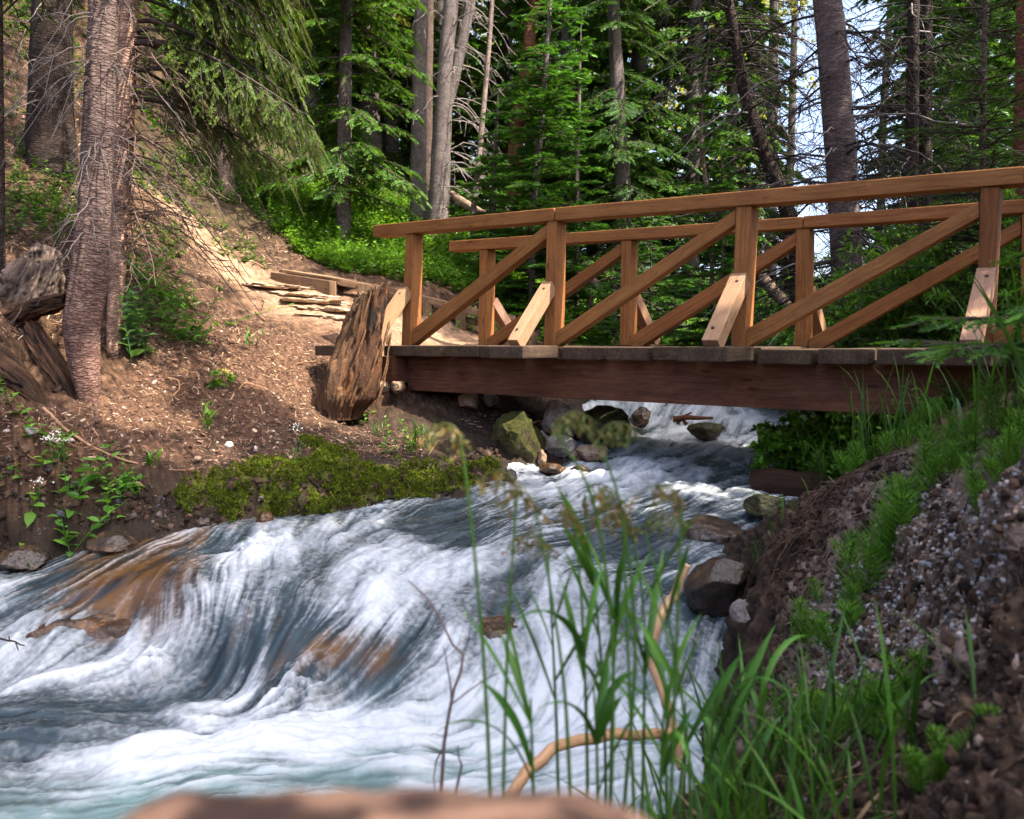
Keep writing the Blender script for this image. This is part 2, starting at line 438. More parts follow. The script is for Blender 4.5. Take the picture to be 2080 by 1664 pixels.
def mat_bark(name, a, b, c, sx=7, sz=26, bstr=.9, lichen=None):
    m, nt, out = new_mat(name)
    L = attr(nt, 'loc').outputs['Vector']; C = attr(nt, 'col').outputs['Color']
    v = mapping(nt, L, (sx, sx, sz))
    n1 = noise(nt, v, 1.0, 6, .65)
    vo = N(nt, 'ShaderNodeTexVoronoi', feature='DISTANCE_TO_EDGE'); vo.inputs['Scale'].default_value = 1.6
    wv = N(nt, 'ShaderNodeVectorMath', operation='MULTIPLY_ADD')
    nz = N(nt, 'ShaderNodeTexNoise'); nz.inputs['Scale'].default_value = 1.3; nz.inputs['Detail'].default_value = 4; nt.links.new(v, nz.inputs['Vector'])
    nt.links.new(nz.outputs['Color'], wv.inputs[0]); wv.inputs[1].default_value = (.9, .9, .9); nt.links.new(v, wv.inputs[2])
    nt.links.new(wv.outputs[0], vo.inputs['Vector'])
    col = ramp(nt, n1, [(.3, a), (.5, b), (.72, c)])
    crack = ramp(nt, vo.outputs['Distance'], [(.0, (.30, .25, .23)), (.2, (1, 1, 1))])
    col = mix(nt, col, crack, .42, 'MULTIPLY')
    n2 = noise(nt, L, 3.5, 4, .6)
    col = mix(nt, col, ramp(nt, n2, [(.35, (.6, .55, .55)), (.65, (1.15, 1.1, 1.05))]), .8, 'MULTIPLY')
    col = mix(nt, col, C, 1.0, 'MULTIPLY')
    hsum = N(nt, 'ShaderNodeMath', operation='ADD'); nt.links.new(n1, hsum.inputs[0]); nt.links.new(crack, hsum.inputs[1])
    bsdf(nt, out, col, .9, hsum.outputs[0], bstr, .012, .15)
    return m


def mat_leaf(name, trans=.35, rough=.5, tint=(1, 1, 1), spec=.3):
    m, nt, out = new_mat(name)
    C = attr(nt, 'col').outputs['Color']
    if tint != (1, 1, 1): C = mix(nt, C, tint, 1.0, 'MULTIPLY')
    b = N(nt, 'ShaderNodeBsdfPrincipled'); b.inputs['Roughness'].default_value = rough; b.inputs['Specular IOR Level'].default_value = spec
    nt.links.new(C, b.inputs['Base Color'])
    t = N(nt, 'ShaderNodeBsdfTranslucent'); nt.links.new(mix(nt, C, (1.35, 1.25, .6), 1.0, 'MULTIPLY'), t.inputs[0])
    s = N(nt, 'ShaderNodeMixShader'); s.inputs[0].default_value = trans
    nt.links.new(b.outputs[0], s.inputs[1]); nt.links.new(t.outputs[0], s.inputs[2]); nt.links.new(s.outputs[0], out.inputs[0])
    return m


def mat_col(name, rough=.85, nsc=40, amp=.5, bstr=.5, bdist=.006, spec=.2, spread=(.55, 1.3)):
    """vertex colour times fine 3D noise"""
    m, nt, out = new_mat(name)
    L = attr(nt, 'loc').outputs['Vector']; C = attr(nt, 'col').outputs['Color']
    n = noise(nt, L, nsc, 6, .68)
    col = mix(nt, C, ramp(nt, n, [(.3, (spread[0],) * 3), (.7, (spread[1],) * 3)]), amp * 1.0, 'MULTIPLY')
    bsdf(nt, out, col, rough, n, bstr, bdist, spec)
    return m


M_RAIL = mat_wood('rail_wood', (.43, .195, .062), (.25, .10, .032), .6, .7, .4)
M_BRACE = mat_wood('brace_wood', (.42, .255, .165), (.31, .175, .105), .55, .7, .1)
M_DECK = mat_wood('deck_wood', (.14, .092, .056), (.055, .037, .025), .8, .85, .8)
M_BEAM = mat_wood('beam_wood', (.19, .080, .043), (.095, .038, .021), .7, .75, .7)
M_TIMBER = mat_wood('timber_wood', (.27, .19, .12), (.15, .10, .065), .7, .85, .6)
M_OLD = mat_wood('rotten_wood', (.30, .20, .12), (.07, .042, .026), .9, .8, .85, 1.5)
M_GREYWOOD = mat_wood('grey_dead_wood', (.24, .20, .17), (.09, .075, .065), .9, .9, .7, 1.3)
M_BOLT = mat_col('bolt_steel', .5, 50, .3, .1)
M_BARK = mat_bark('spruce_bark', (.085, .062, .055), (.15, .112, .10), (.25, .19, .165), 12, 32)
M_BARKRED = mat_bark('red_bark', (.11, .05, .035), (.24, .115, .075), (.33, .2, .14), 16, 34)
M_BARKGREY = mat_bark('grey_bark', (.11, .095, .09), (.2, .175, .165), (.29, .26, .25), 26, 44)
M_BARKDARK = mat_bark('dark_bark', (.03, .023, .02), (.06, .046, .04), (.1, .08, .07), 16, 26)
M_TWIG = mat_col('twig_bark', .9, 60, .6, .3)
M_NEEDLE = mat_leaf('needles', .34, .5)
M_LEAF = mat_leaf('leaves', .38, .42)
M_GRASS = mat_leaf('grass_blades', .35, .4)
M_MOSS = mat_leaf('moss_tufts', .2, .8, spec=.05)
M_LITTER = mat_col('litter_bits', .9, 70, .5, .2)
M_PEB = mat_col('pebble_stone', .75, 60, .5, .3, .003)
M_FLOWER = mat_leaf('white_petals', .3, .6)

# ------------------------------------------------------------------ ground sheet
GS = {}          # samples of the finished ground surface, for strewing things on it


def make_ground():
    def seq(edges):
        return np.concatenate([np.linspace(a, b, n, endpoint=False) for a, b, n in edges])
    ang = R(1) * np.concatenate([seq([(-180, -60, 40), (-60, -37, 40), (-37, 37, 620), (37, 60, 50), (60, 180, 40)])])
    dist = np.concatenate([np.geomspace(.12, .75, 50, endpoint=False), np.geomspace(.75, 13, 520, endpoint=False), np.geomspace(13, 45, 90, endpoint=False), np.geomspace(45, 400, 40)])
    A, D = np.meshgrid(ang, dist)
    x = np.sin(A) * D; y = np.cos(A) * D
    xr, yr = x.ravel(), y.ravel()
    z = H(xr, yr)
    na, nd = len(ang), len(dist)
    gx = np.gradient(z.reshape(nd, na), axis=0) / np.gradient(D, axis=0)
    slope = np.abs(gx).ravel()
    # colours by zone
    f1 = fbm(xr * 2.2, yr * 2.2, z * 2.2, seed=41, octv=5, gain=.6)[:, None]
    f2 = fbm(xr * 14, yr * 14, z * 14, seed=51, octv=4, gain=.65)[:, None]
    f3 = fbm(xr * 45, yr * 45, z * 45, seed=61, octv=2)[:, None]
    f4 = vnoise(xr * 110, yr * 110, z * 110, seed=66)[:, None]
    fine = np.clip(.25 + 1.5 * (f3 - .5) * 1.6 + .9 * (f4 - .5) + .75, .25, 2.2)
    soil = np.array([.066, .037, .022]) * (.35 + 1.3 * f2) * (.6 + .8 * f1)
    soil = soil * fine
    c = soil + np.clip(f3 - .66, 0, 1) * np.array([.5, .33, .22])
    p = np.clip(blobs(xr, yr, PATH) + (f2[:, 0] - .5) * .5, 0, 1)[:, None]
    c = c * (1 - p) + p * np.array([.28, .175, .11]) * (.6 + .8 * f2) * (.6 + .4 * fine)
    b = np.clip(blobs(xr, yr, BARE) * 1.0 + (f1[:, 0] - .55), 0, 1)[:, None] * .75
    c = c * (1 - b) + b * np.array([.088, .048, .029]) * (.5 + f2) * fine
    hill_shade = smooth(-2.2, -3.6, xr)[:, None] * (1 - p); c = c * (1 - .35 * hill_shade)  # left hillside soil darkened to stand in for tree shade
    mo = smooth(.55, .85, blobs(xr, yr, MOSS) + (f2[:, 0] - .5) * 1.1)[:, None]
    c = c * (1 - mo) + mo * np.array([.075, .085, .012]) * (.5 + f2)
    gr = smooth(.25, .6, blobs(xr, yr, GRAV) + (f2[:, 0] - .5) * .8)[:, None]
    c = c * (1 - gr) + gr * np.array([.15, .11, .085]) * (.35 + 1.3 * f2) * fine
    # dark peaty soil of the right mound and on the forest floor
    rm = (smooth(.3, .6, xr) * smooth(4.2, 3.4, yr))[:, None] * (1 - gr)
    c = c * (1 - rm * .8) + rm * .8 * np.array([.062, .041, .025]) * (.35 + 1.3 * f2) * fine
    fr = (smooth(9.5, 13, np.hypot(xr, yr)) * smooth(-5.2, -2.2, xr + .25 * (yr - 9)))[:, None] * (1 - p)
    c = c * (1 - fr) + fr * (np.array([.055, .05, .022]) * (.3 + 1.4 * f2))
    wl = W_H(xr, yr); wet = (smooth(.46, .12, z - wl + (f1[:, 0] - .5) * .3) * (np.hypot(xr, yr - 5) < 7))[:, None]
    wet = np.clip(wet * (.5 + f1), 0, 1) * (1 - mo * .8)
    c = c * (1 - wet) + wet * np.array([.03, .022, .016]) * (.4 + 1.2 * f2)  # wet soil and the bank's shade, both put into this dark colour
    # crumbling relief on steep faces, pushed along the surface normal
    X3 = np.stack([xr, yr, z], 1).reshape(nd, na, 3)
    nrm = np.cross(np.gradient(X3, axis=1), np.gradient(X3, axis=0)); nrm /= np.maximum(np.linalg.norm(nrm, axis=-1, keepdims=True), 1e-9); nrm *= np.sign(nrm[..., 2:] + 1e-9)
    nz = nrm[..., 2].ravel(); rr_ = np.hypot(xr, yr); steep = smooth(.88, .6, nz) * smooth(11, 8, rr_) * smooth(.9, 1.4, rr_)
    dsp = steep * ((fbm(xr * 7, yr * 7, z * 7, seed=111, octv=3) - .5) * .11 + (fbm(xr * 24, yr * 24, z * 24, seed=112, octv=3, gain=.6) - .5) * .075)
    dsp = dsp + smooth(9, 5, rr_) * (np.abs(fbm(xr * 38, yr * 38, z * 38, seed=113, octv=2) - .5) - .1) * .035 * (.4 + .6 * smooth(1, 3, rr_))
    pos = X3.reshape(-1, 3) + nrm.reshape(-1, 3) * dsp[:, None]
    du = np.gradient(pos.reshape(nd, na, 3), axis=1); dv = np.gradient(pos.reshape(nd, na, 3), axis=0)
    m = (rr_ < 26) & (np.abs(np.arctan2(xr, yr)) < 1.0)
    GS['P'] = pos[m]; GS['u'] = du.reshape(-1, 3)[m]; GS['v'] = dv.reshape(-1, 3)[m]; cr = np.cross(du, dv).reshape(-1, 3)[m]; GS['a'] = np.linalg.norm(cr, axis=1); GS['n'] = nrm.reshape(-1, 3)[m]
    cav = np.clip(1 + dsp * 9 * steep, .35, 1.5)[:, None]          # paler on the knobs, darker in the hollows
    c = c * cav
    mb = MB()
    i = np.arange(nd - 1)[:, None]; j = np.arange(na)[None]; j2 = (j + 1) % na
    Q = np.stack([i * na + j, i * na + j2, (i + 1) * na + j2, (i + 1) * na + j], -1).reshape(-1, 4)[:, ::-1]
    # centre cap
    V = pos
    mb.add(V, Q, 0, np.clip(c, .004, .8))
    mb.add([(0, 0, H([0.], [0.])[0])], np.zeros((0, 4), int))
    k = mb.n - 1
    mb.F3.append(np.stack([np.full(na, k), np.arange(na), (np.arange(na) + 1) % na], 1)[:, ::-1]); mb.M3.append(np.zeros(na, int)); mb.S3.append(np.ones(na, bool))
    m = mat_col('forest_soil', .92, 55, .75, .8, .012, .15, (.45, 1.45))
    return tag(mb.build('ground', m), kind='structure')


make_ground()

# ------------------------------------------------------------------ water
FLOW = [((1450, 800), (1400, 845)), ((1400, 860), (1330, 900)), ((1500, 900), (1400, 950)), ((1300, 950), (1150, 1000)), ((1450, 980), (1300, 1030)), ((1150, 1020), (970, 1070)), ((950, 1060), (780, 1100)), ((700, 1060), (610, 1110)),
        ((560, 1085), (500, 1200)), ((400, 1120), (260, 1190)), ((300, 1140), (120, 1260)), ((480, 1200), (410, 1350)), ((880, 1090), (690, 1300)), ((1000, 1150), (840, 1350)), ((700, 1250), (590, 1400)), ((1100, 1230), (1040, 1420)), ((1300, 1270), (1230, 1440)), ((1450, 1300), (1390, 1400)),
        ((1250, 1080), (1060, 1140)), ((330, 1250), (310, 1340)), ((170, 1230), (60, 1330)), ((900, 1480), (500, 1500)), ((500, 1490), (120, 1540)), ((1200, 1500), (830, 1560)), ((300, 1390), (50, 1420)), ((200, 1590), (-100, 1640)), ((800, 1620), (350, 1650)), ((1250, 1600), (1000, 1640)), ((0, 1450), (-250, 1450))]


def make_water():
    fp, fd = [], []
    for a, b in FLOW:
        p, q = on_water(*a), on_water(*b)
        for t in (.15, .5, .85):
            fp.append(p * (1 - t) + q * t); fd.append(unit((q - p)[:2]))
    flow = RBF(np.array(fp), np.array(fd), c=.2, lam=.02)
    ang = R(1) * np.linspace(-44, 25, 1050); dist = np.concatenate([np.linspace(1.35, 5.2, 760, endpoint=False), np.linspace(5.2, 9.6, 240, endpoint=False), np.linspace(9.6, 13, 30)])
    A, D = np.meshgrid(ang, dist); na, nd = len(ang), len(dist)
    x = (np.sin(A) * D).ravel(); y = (np.cos(A) * D).ravel()
    def swirled(px, py):
        fl = flow(px, py); u, v = fl[:, 0], fl[:, 1]
        e = (fbm(px * 2.6, py * 2.6, seed=5, octv=2) - .5) * .8 + (vnoise(px * 7, py * 7, seed=6) - .5) * .25      # swirl
        c, s = np.cos(e), np.sin(e); u, v = u * c - v * s, u * s + v * c
        n = np.maximum(np.hypot(u, v), 1e-6)
        return np.stack([u / n, v / n], 1)
    NX, NY, ST = int(14 / .03) + 1, int(12.5 / .03) + 1, .03
    GX, GY = np.meshgrid(-9 + np.arange(NX) * ST, 1 + np.arange(NY) * ST)
    VF = swirled(GX.ravel(), GY.ravel()).reshape(NY, NX, 2).astype(np.float32)
    e2 = ((fbm(GX * 3.7, GY * 3.7, seed=205, octv=3) - .5) * 2.3)
    VF2 = np.stack([VF[..., 0] * np.cos(e2) - VF[..., 1] * np.sin(e2), VF[..., 0] * np.sin(e2) + VF[..., 1] * np.cos(e2)], -1).astype(np.float32)

    def vel2(px, py):
        w_ = VF2[np.clip(((py - 1) / ST), 0, NY - 1).astype(np.int32), np.clip(((px + 9) / ST), 0, NX - 1).astype(np.int32)]
        return w_[:, 0], w_[:, 1]

    def vel(px, py):
        i = np.clip(((px + 9) / ST), 0, NX - 1).astype(np.int32); j = np.clip(((py - 1) / ST), 0, NY - 1).astype(np.int32)
        w_ = VF[j, i]
        return w_[:, 0], w_[:, 1]
    keep0 = W_H(x, y) > H0(x, y) - .2
    allx, ally = x, y; x, y = x[keep0], y[keep0]; Dk = D.ravel()[keep0]
    tex = rng.random((2048, 2048)).astype(np.float32)

    def look(px, py, g):
        u, v = px / g, py / g
        i = np.floor(u).astype(np.int64); j = np.floor(v).astype(np.int64); u = (u - i).astype(np.float32); v = (v - j).astype(np.float32)
        i &= 2047; j &= 2047; i2 = (i + 1) & 2047; j2 = (j + 1) & 2047
        return (tex[j, i] * (1 - u) + tex[j, i2] * u) * (1 - v) + (tex[j2, i] * (1 - u) + tex[j2, i2] * u) * v
    fine = np.zeros_like(x); med = np.zeros_like(x); wide = np.zeros_like(x); cf = cm = cw = cp = 0; patch = np.zeros_like(x)
    for sgn in (1, -1):
        px, py = x.copy(), y.copy()
        for k in range(18):
            u, v = vel(px, py)
            px += sgn * u * .008; py += sgn * v * .008
            wgt = (1 - k / 19) ** 1.2
            fine += wgt * look(px, py, .007); cf += wgt
            if k % 2 == 0: med += wgt * look(px + 3, py, .018); cm += wgt
            if k % 3 == 0: wide += wgt * look(px, py + 5, .045); cw += wgt
        px, py = x.copy(), y.copy()
        for k in range(18):
            u, v = vel(px, py); px += sgn * u * .022; py += sgn * v * .022
            patch += look(px + 11, py, .13) + .6 * look(px + 2, py + 7, .06); cp += 1.6
    veil = np.zeros_like(x); cv = 0
    for sgn in (1, -1):
        px, py = x.copy(), y.copy()
        for k in range(14):
            u, v = vel2(px, py); px += sgn * u * .014; py += sgn * v * .014
            veil += look(px + 4, py + 2, .02) + 1.2 * look(px + 9, py + 1, .06); cv += 2.2
    fine, med, wide = fine / cf, med / cm, wide / cw
    norm = lambda a: np.clip((a - a.mean()) / (a.std() * 2.2), -1.3, 1.3)
    fine, med, wide, patch = norm(fine), norm(med), norm(wide), norm(patch / cp)
    veil = norm(veil / cv)
    spray = fbm(x * 60, y * 60, seed=79, octv=2) - .5
    A2 = W_A(x, y); foam, brown = np.clip(A2[:, 0], 0, 1), np.clip(A2[:, 1], 0, 1)
    big = fbm(x * 3.2, y * 3.2, seed=71, octv=4) - .5
    soft = smooth(3.15, 2.85, Dk) * smooth(-.6, -.2, -x * .3 + .2)     # the pool: cloudier
    cloud = fbm(x * 6, y * 9, seed=75, octv=4, gain=.55) - .5
    amp = .25 + 1.5 * smooth(.3, .7, fbm(x * 2.1, y * 2.1, seed=73, octv=3))
    f = foam - .02 + .18 * patch + .18 * veil * smooth(.15, .5, foam) + amp * (wide * .09 + med * .10 + fine * .10) + spray * .30 * (1 - .62 * soft) + big * .6 + (cloud + .5 * (wide * .35 + med * .2)) * .95 * soft
    fm = smooth(.12, 1.08, f) ** 1.15
    # heights
    z0 = W_H(x, y)
    rough_ = .35 + foam
    z = z0 + (patch * .012 + veil * .007 + wide * .007 + med * .002 + fine * .0008) * rough_ + big * .13 * rough_ * (1 - .6 * soft) + cloud * .05 * soft
    chop = fbm(x * 22, y * 22, seed=77, octv=4, gain=.65) - .5
    splash = blobs(x, y, [(515, 1105, 4.42, .12), (600, 1405, 3.2, .12), (300, 1350, 3.45, .07), (760, 1040, 4.9, .1)])
    z += chop * (.010 + .055 * splash) * rough_ + splash * .03
    fm = np.clip(fm + splash * (chop * 2.2 + .12), 0, 1)
    dark = smooth(.45, .05, foam)
    slate = np.array([.034, .050, .058]); teal = np.array([.13, .20, .195]); br = np.array([.075, .038, .014])
    pool = smooth(3.3, 2.8, Dk)[:, None]
    base = slate * (1 - pool) + teal * pool
    base = base * (1 + .5 * med[:, None])
    bw = smooth(.38, 1.0, brown + .35 * big + .25 * wide)[:, None]
    brc = br * (1 + .9 * np.clip(wide, -.8, 1)[:, None]) + np.clip(med - .5, 0, 1)[:, None] * np.array([.14, .075, .03])
    base = base * (1 - bw) + brc * bw
    fc = np.array([.52, .56, .59])
    col = base * (1 - fm[:, None]) + fc * fm[:, None]
    i = np.arange(nd - 1)[:, None]; j = np.arange(na - 1)[None]
    Q = np.stack([i * na + j, i * na + j + 1, (i + 1) * na + j + 1, (i + 1) * na + j], -1).reshape(-1, 4)[:, ::-1]
    kk = keep0.reshape(nd, na); kq = (kk[:-1, :-1] & kk[1:, 1:] & kk[1:, :-1] & kk[:-1, 1:]).ravel()
    remap = np.cumsum(keep0) - 1; Q = remap[Q[kq]]
    mb = MB()
    loc = np.stack([fm, bw[:, 0], np.zeros_like(fm)], 1)
    mb.add(np.stack([x, y, z], 1), Q, 0, np.clip(col, .005, .9), loc)
    m, nt, out = new_mat('creek_water')
    C = attr(nt, 'col').outputs['Color']; L = attr(nt, 'loc').outputs['Vector']
    sp = N(nt, 'ShaderNodeSeparateXYZ'); nt.links.new(L, sp.inputs[0])
    rg = ramp(nt, sp.outputs[0], [(0, (.13,) * 3), (.6, (.5,) * 3), (1, (.75,) * 3)])
    b = bsdf(nt, out, C, rg, None, spec=.5)
    b.inputs['IOR'].default_value = 1.33
    return tag(mb.build('water', m), kind='structure')


make_water()

# ------------------------------------------------------------------ footbridge
BU = np.array([math.cos(R(37)), -math.sin(R(37)), 0]); BW = np.array([math.sin(R(37)), math.cos(R(37)), 0])
BP0 = at(835, 697, 6.9)
DECK_Z = EYE[2] - .05


def on_plane(px, py, off):
    r = ray(px, py); t = ((BP0 + BW * off - EYE) @ BW) / (r @ BW)
    return EYE + r * t


def hexa(front, thick_vec, bevel=.006, seed=0, cuts=0):
    """a sawn board: four front corners (around) pushed back along thick_vec; returns verts, faces, grain coordinates"""
    f = [np.asarray(p, float) for p in front]
    bm = bmesh.new()
    a = [bm.verts.new(p) for p in f]; b = [bm.verts.new(p + thick_vec) for p in f]
    bm.faces.new(a); bm.faces.new(b[::-1])
    for i in range(4): bm.faces.new((a[i], b[i], b[(i + 1) % 4], a[(i + 1) % 4]))
    bmesh.ops.recalc_face_normals(bm, faces=bm.faces)
    bmesh.ops.bevel(bm, geom=list(bm.edges), offset=bevel, segments=2, affect='EDGES', profile=.6)
    bmesh.ops.triangulate(bm, faces=[x for x in bm.faces if len(x.verts) > 4])
    bm.verts.index_update()
    V = np.array([v.co[:] for v in bm.verts])
    F3 = np.array([[v.index for v in x.verts] for x in bm.faces if len(x.verts) == 3]); F4 = np.array([[v.index for v in x.verts] for x in bm.faces if len(x.verts) == 4])
    bm.free()
    e = [f[1] - f[0], f[2] - f[1]]
    ax = unit(e[0]) if np.linalg.norm(e[0]) > np.linalg.norm(e[1]) else unit(e[1])
    az = unit(thick_vec); ay = np.cross(az, ax)
    d = V - f[0]
    loc = np.stack([d @ ax, d @ ay, d @ az], 1) + np.array([seed * 3.71, seed * 1.37, seed * .77])
    return V, F3, F4, loc


def board(name, front, th, mat, parent, col=(1, 1, 1), bevel=.006, org=None, vec=None):
    board.k += 1
    tv = BW * th if vec is None else vec * th
    V, F3, F4, loc = hexa(front, tv, bevel, board.k)
    mb = MB(); o = np.zeros(3) if org is None else org
    mb.add(V - o, F4, 0, col, loc, False)
    if len(F3): mb.add(np.zeros((0, 3)), np.zeros((0, 3), int)); mb.F3.append(F3); mb.M3.append(np.zeros(len(F3), int)); mb.S3.append(np.zeros(len(F3), bool))
    return mb.build(name, mat, parent)


board.k = 0
B0 = at(835, 705, 6.9)
bridge = thing('wooden_footbridge', 'brown timber footbridge with diagonal railings crossing the white creek', 'footbridge', B0)


def quadp(pts, off):
    return [on_plane(x, y, off) for x, y in pts]


def bb(name, pts, off, th, mat, col=(1, 1, 1), bevel=.006):
    return board(name, quadp(pts, off), th, mat, bridge, col, bevel, B0)


def vc(a=.1):
    k = 1 + rng.normal(0, a)
    return (k, k * (1 + rng.normal(0, .03)), k * (1 + rng.normal(0, .05)))


NEAR_POST = [[(824, 475), (839, 475), (833, 699), (815, 699)], [(1111, 449), (1131, 449), (1127, 704), (1104, 704)], [(1495, 419), (1527, 419), (1512, 708), (1484, 708)], [(1992, 380), (2031, 380), (2013, 711), (1980, 711)], [(2700, 322), (2752, 322), (2722, 722), (2682, 722)]]
FAR_POST = [[(974, 507), (990, 507), (986, 712), (971, 712)], [(1262, 488), (1281, 488), (1279, 716), (1258, 716)], [(1617, 464), (1644, 464), (1639, 720), (1613, 720)], [(2076, 433), (2110, 433), (2104, 722), (2070, 722)]]


def down(q, off):
    """foot of a post: the same quad taken down to the deck"""
    p = quadp(q, off)
    for i in (2, 3):
        top = p[3 - i]; k = (DECK_Z + .002 - top[2]) / (p[i][2] - top[2]); p[i] = top + (p[i] - top) * k
    return p


for k, q in enumerate(NEAR_POST):
    po = board('post', down(q, 0), .125, M_RAIL, bridge, (1.0, .98, .96) if k != 3 else (.66, .60, .58), .006, B0)
    if k == 3: po['label'] = 'darker weathered grey brown post'
for q in FAR_POST:
    board('post', down(q, 1.0), .125, M_RAIL, bridge, vc(.06), .006, B0)
bb('handrail', [(757, 458), (1125, 422), (1125, 448), (757, 481)], -.015, .15, M_RAIL, (.92, .93, .9))
bb('handrail', [(1127.5, 422), (2080, 337), (2080, 372), (1127.5, 448)], -.015, .15, M_RAIL, (.98, .98, .95))
bb('handrail', [(2081, 337), (2760, 276), (2760, 318), (2081, 372)], -.015, .15, M_RAIL, (.95, .95, .93))
bb('handrail', [(912, 490), (1630, 440), (1630, 463), (912, 511)], .985, .15, M_RAIL, (.95, .93, .9))
bb('handrail', [(1632, 439), (2080, 404), (2080, 432), (1632, 463)], .985, .15, M_RAIL, (.95, .9, .88))
bb('handrail', [(2081, 404), (2500, 371), (2500, 401), (2081, 432)], .985, .15, M_RAIL)
for pts in ([(833, 673), (1111, 455), (1111, 483), (838, 701)], [(1127, 676), (1494, 425), (1494, 455), (1130, 705)], [(1511, 671), (1990, 409), (1990, 441), (1515, 708)], [(2014, 676), (2690, 352), (2690, 396), (2018, 711)]):
    bb('diagonal_brace', pts, .02, .09, M_RAIL, vc(.06))
for pts in ([(986, 690), (1262, 493), (1262, 518), (990, 715)], [(1279, 684), (1617, 471), (1617, 499), (1284, 717)], [(1640, 690), (2074, 446), (2074, 477), (1645, 722)]):
    bb('diagonal_brace', pts, 1.02, .09, M_RAIL, vc(.06))


def side_brace(q, off, top_y, out, sgn):
    p = quadp(q, off)
    k = (top_y - q[0][1]) / (q[3][1] - q[0][1])
    w_ = np.linalg.norm(p[1] - p[0])
    base = (p[0] * (1 - k) + p[3] * k); d = (0 if sgn < 0 else .125)
    T = base + BW * d; B = T.copy(); B = B + BW * sgn * out; B[2] = DECK_Z + .012
    ax = unit(B - T); n = unit(np.cross(BU, ax) * 1.0); n = n if n @ (BW * sgn) > 0 else -n
    wv = BU * (w_ * 1.0)
    T2 = T + n * .005; th = .095
    fr = [T2 + n * .0, T2 + wv, B + wv, B]
    # cut flush with the post and with the deck: shift the inner edge
    o = board('side_brace', [f + n * .05 for f in fr], th, M_BRACE, bridge, vc(.04), .005, B0, vec=-n)
    for t in (.13, .83):
        c = T + (B - T) * t + wv * (.5 + (.12 if t < .5 else -.1)) + n * .051 - B0
        mb = MB(); th_ = np.arange(10) / 10 * 2 * np.pi
        ring = c + .010 * (np.cos(th_)[:, None] * BU + np.sin(th_)[:, None] * ax)
        mb.add(np.concatenate([ring, ring * 1 + n * .006, [c + n * .009]]), np.array([[i, (i + 1) % 10, 10 + (i + 1) % 10, 10 + i] for i in range(10)]), 0, (.03, .025, .022))
        mb.F3.append(np.array([[10 + i, 10 + (i + 1) % 10, 20] for i in range(10)])); mb.M3.append(np.zeros(10, int)); mb.S3.append(np.zeros(10, bool))
        mb.build('bolt', M_BOLT, o)


for q, ty in zip(NEAR_POST[:4], (592, 583, 568, 560)): side_brace(q, 0, ty, .42, -1)
for q, ty in zip(FAR_POST, (612, 600, 590, 580)): side_brace(q, 1.0, ty, .40, 1)


def plank(u0, u1, w0, w1, dz, mat=M_DECK, name='deck_plank', col=(1, 1, 1), th=.085):
    z = DECK_Z + dz
    o = BP0.copy(); o[2] = 0
    j = rng.normal(0, .006, 4)
    P = lambda u, w_: o + BU * u + BW * w_ + np.array([0, 0, z])
    fr = [P(u0 + j[0], w0), P(u1 + j[1], w0 + j[2] * .5), P(u1 + j[3], w1), P(u0, w1)]
    return board(name, fr, th, mat, bridge, col, .009, B0, vec=np.array([0, 0, -1.0]))


def ucoord(px, off):
    p = on_plane(px, 700, off); return (p - BP0) @ BU


OUT = [(994, 1064), (1376, 1476), (1877, 2016)]
PL = [(782, 895), (903, 972), (976, 1050), (1062, 1135), (1141, 1222), (1230, 1316), (1325, 1402), (1412, 1528), (1537, 1645), (1656, 1770), (1783, 1880), (1892, 2040), (2054, 2200), (2216, 2400), (2420, 2600), (2630, 2880)]
for a, b in PL:
    plank(ucoord(a, -.07), ucoord(b, -.07) - .004, -.07 + rng.normal(0, .012), 1.3 + rng.normal(0, .02), rng.normal(0, .004) - .002, col=vc(.12))
for a, b in OUT:
    u0, u1 = ucoord(a, -.5), ucoord(b, -.5)
    plank(u0, u1, -.5, -.085, .008, col=vc(.1)); plank(u0, u1, 1.32, 1.6, .008, col=vc(.1))
u_l = ucoord(700, -.2); plank(u_l - .02, u_l + .2, -.5, -.085, .004)


def beam(w0, w1, u0, u1, z0, z1, name='support_beam', mat=M_BEAM):
    o = BP0.copy(); o[2] = 0
    P = lambda u, z: o + BU * u + BW * w0 + np.array([0, 0, z])
    board(name, [P(u0, z1), P(u1, z1), P(u1, z0), P(u0, z0)], w1 - w0, mat, bridge, (1, 1, 1), .006, B0)


ub = ucoord(828, .06)
beam(.06, .17, ub, ub + 6.2, EYE[2] - .425, DECK_Z - .088)
beam(.95, 1.06, ub, ub + 6.2, EYE[2] - .425, DECK_Z - .088)
beam(-.1, 1.25, ub - .24, ub - .02, EYE[2] - .36, DECK_Z - .09, 'end_sill')

# ------------------------------------------------------------------ rocks
def icos(sub):
    bm = bmesh.new(); bmesh.ops.create_icosphere(bm, subdivisions=sub, radius=1); bm.verts.index_update()
    V = np.array([v.co[:] for v in bm.verts]); Fc = np.array([[v.index for v in f.verts] for f in bm.faces]); bm.free()
    return V, Fc


ICO2, ICO3, ICO5 = icos(2), icos(3), icos(5)


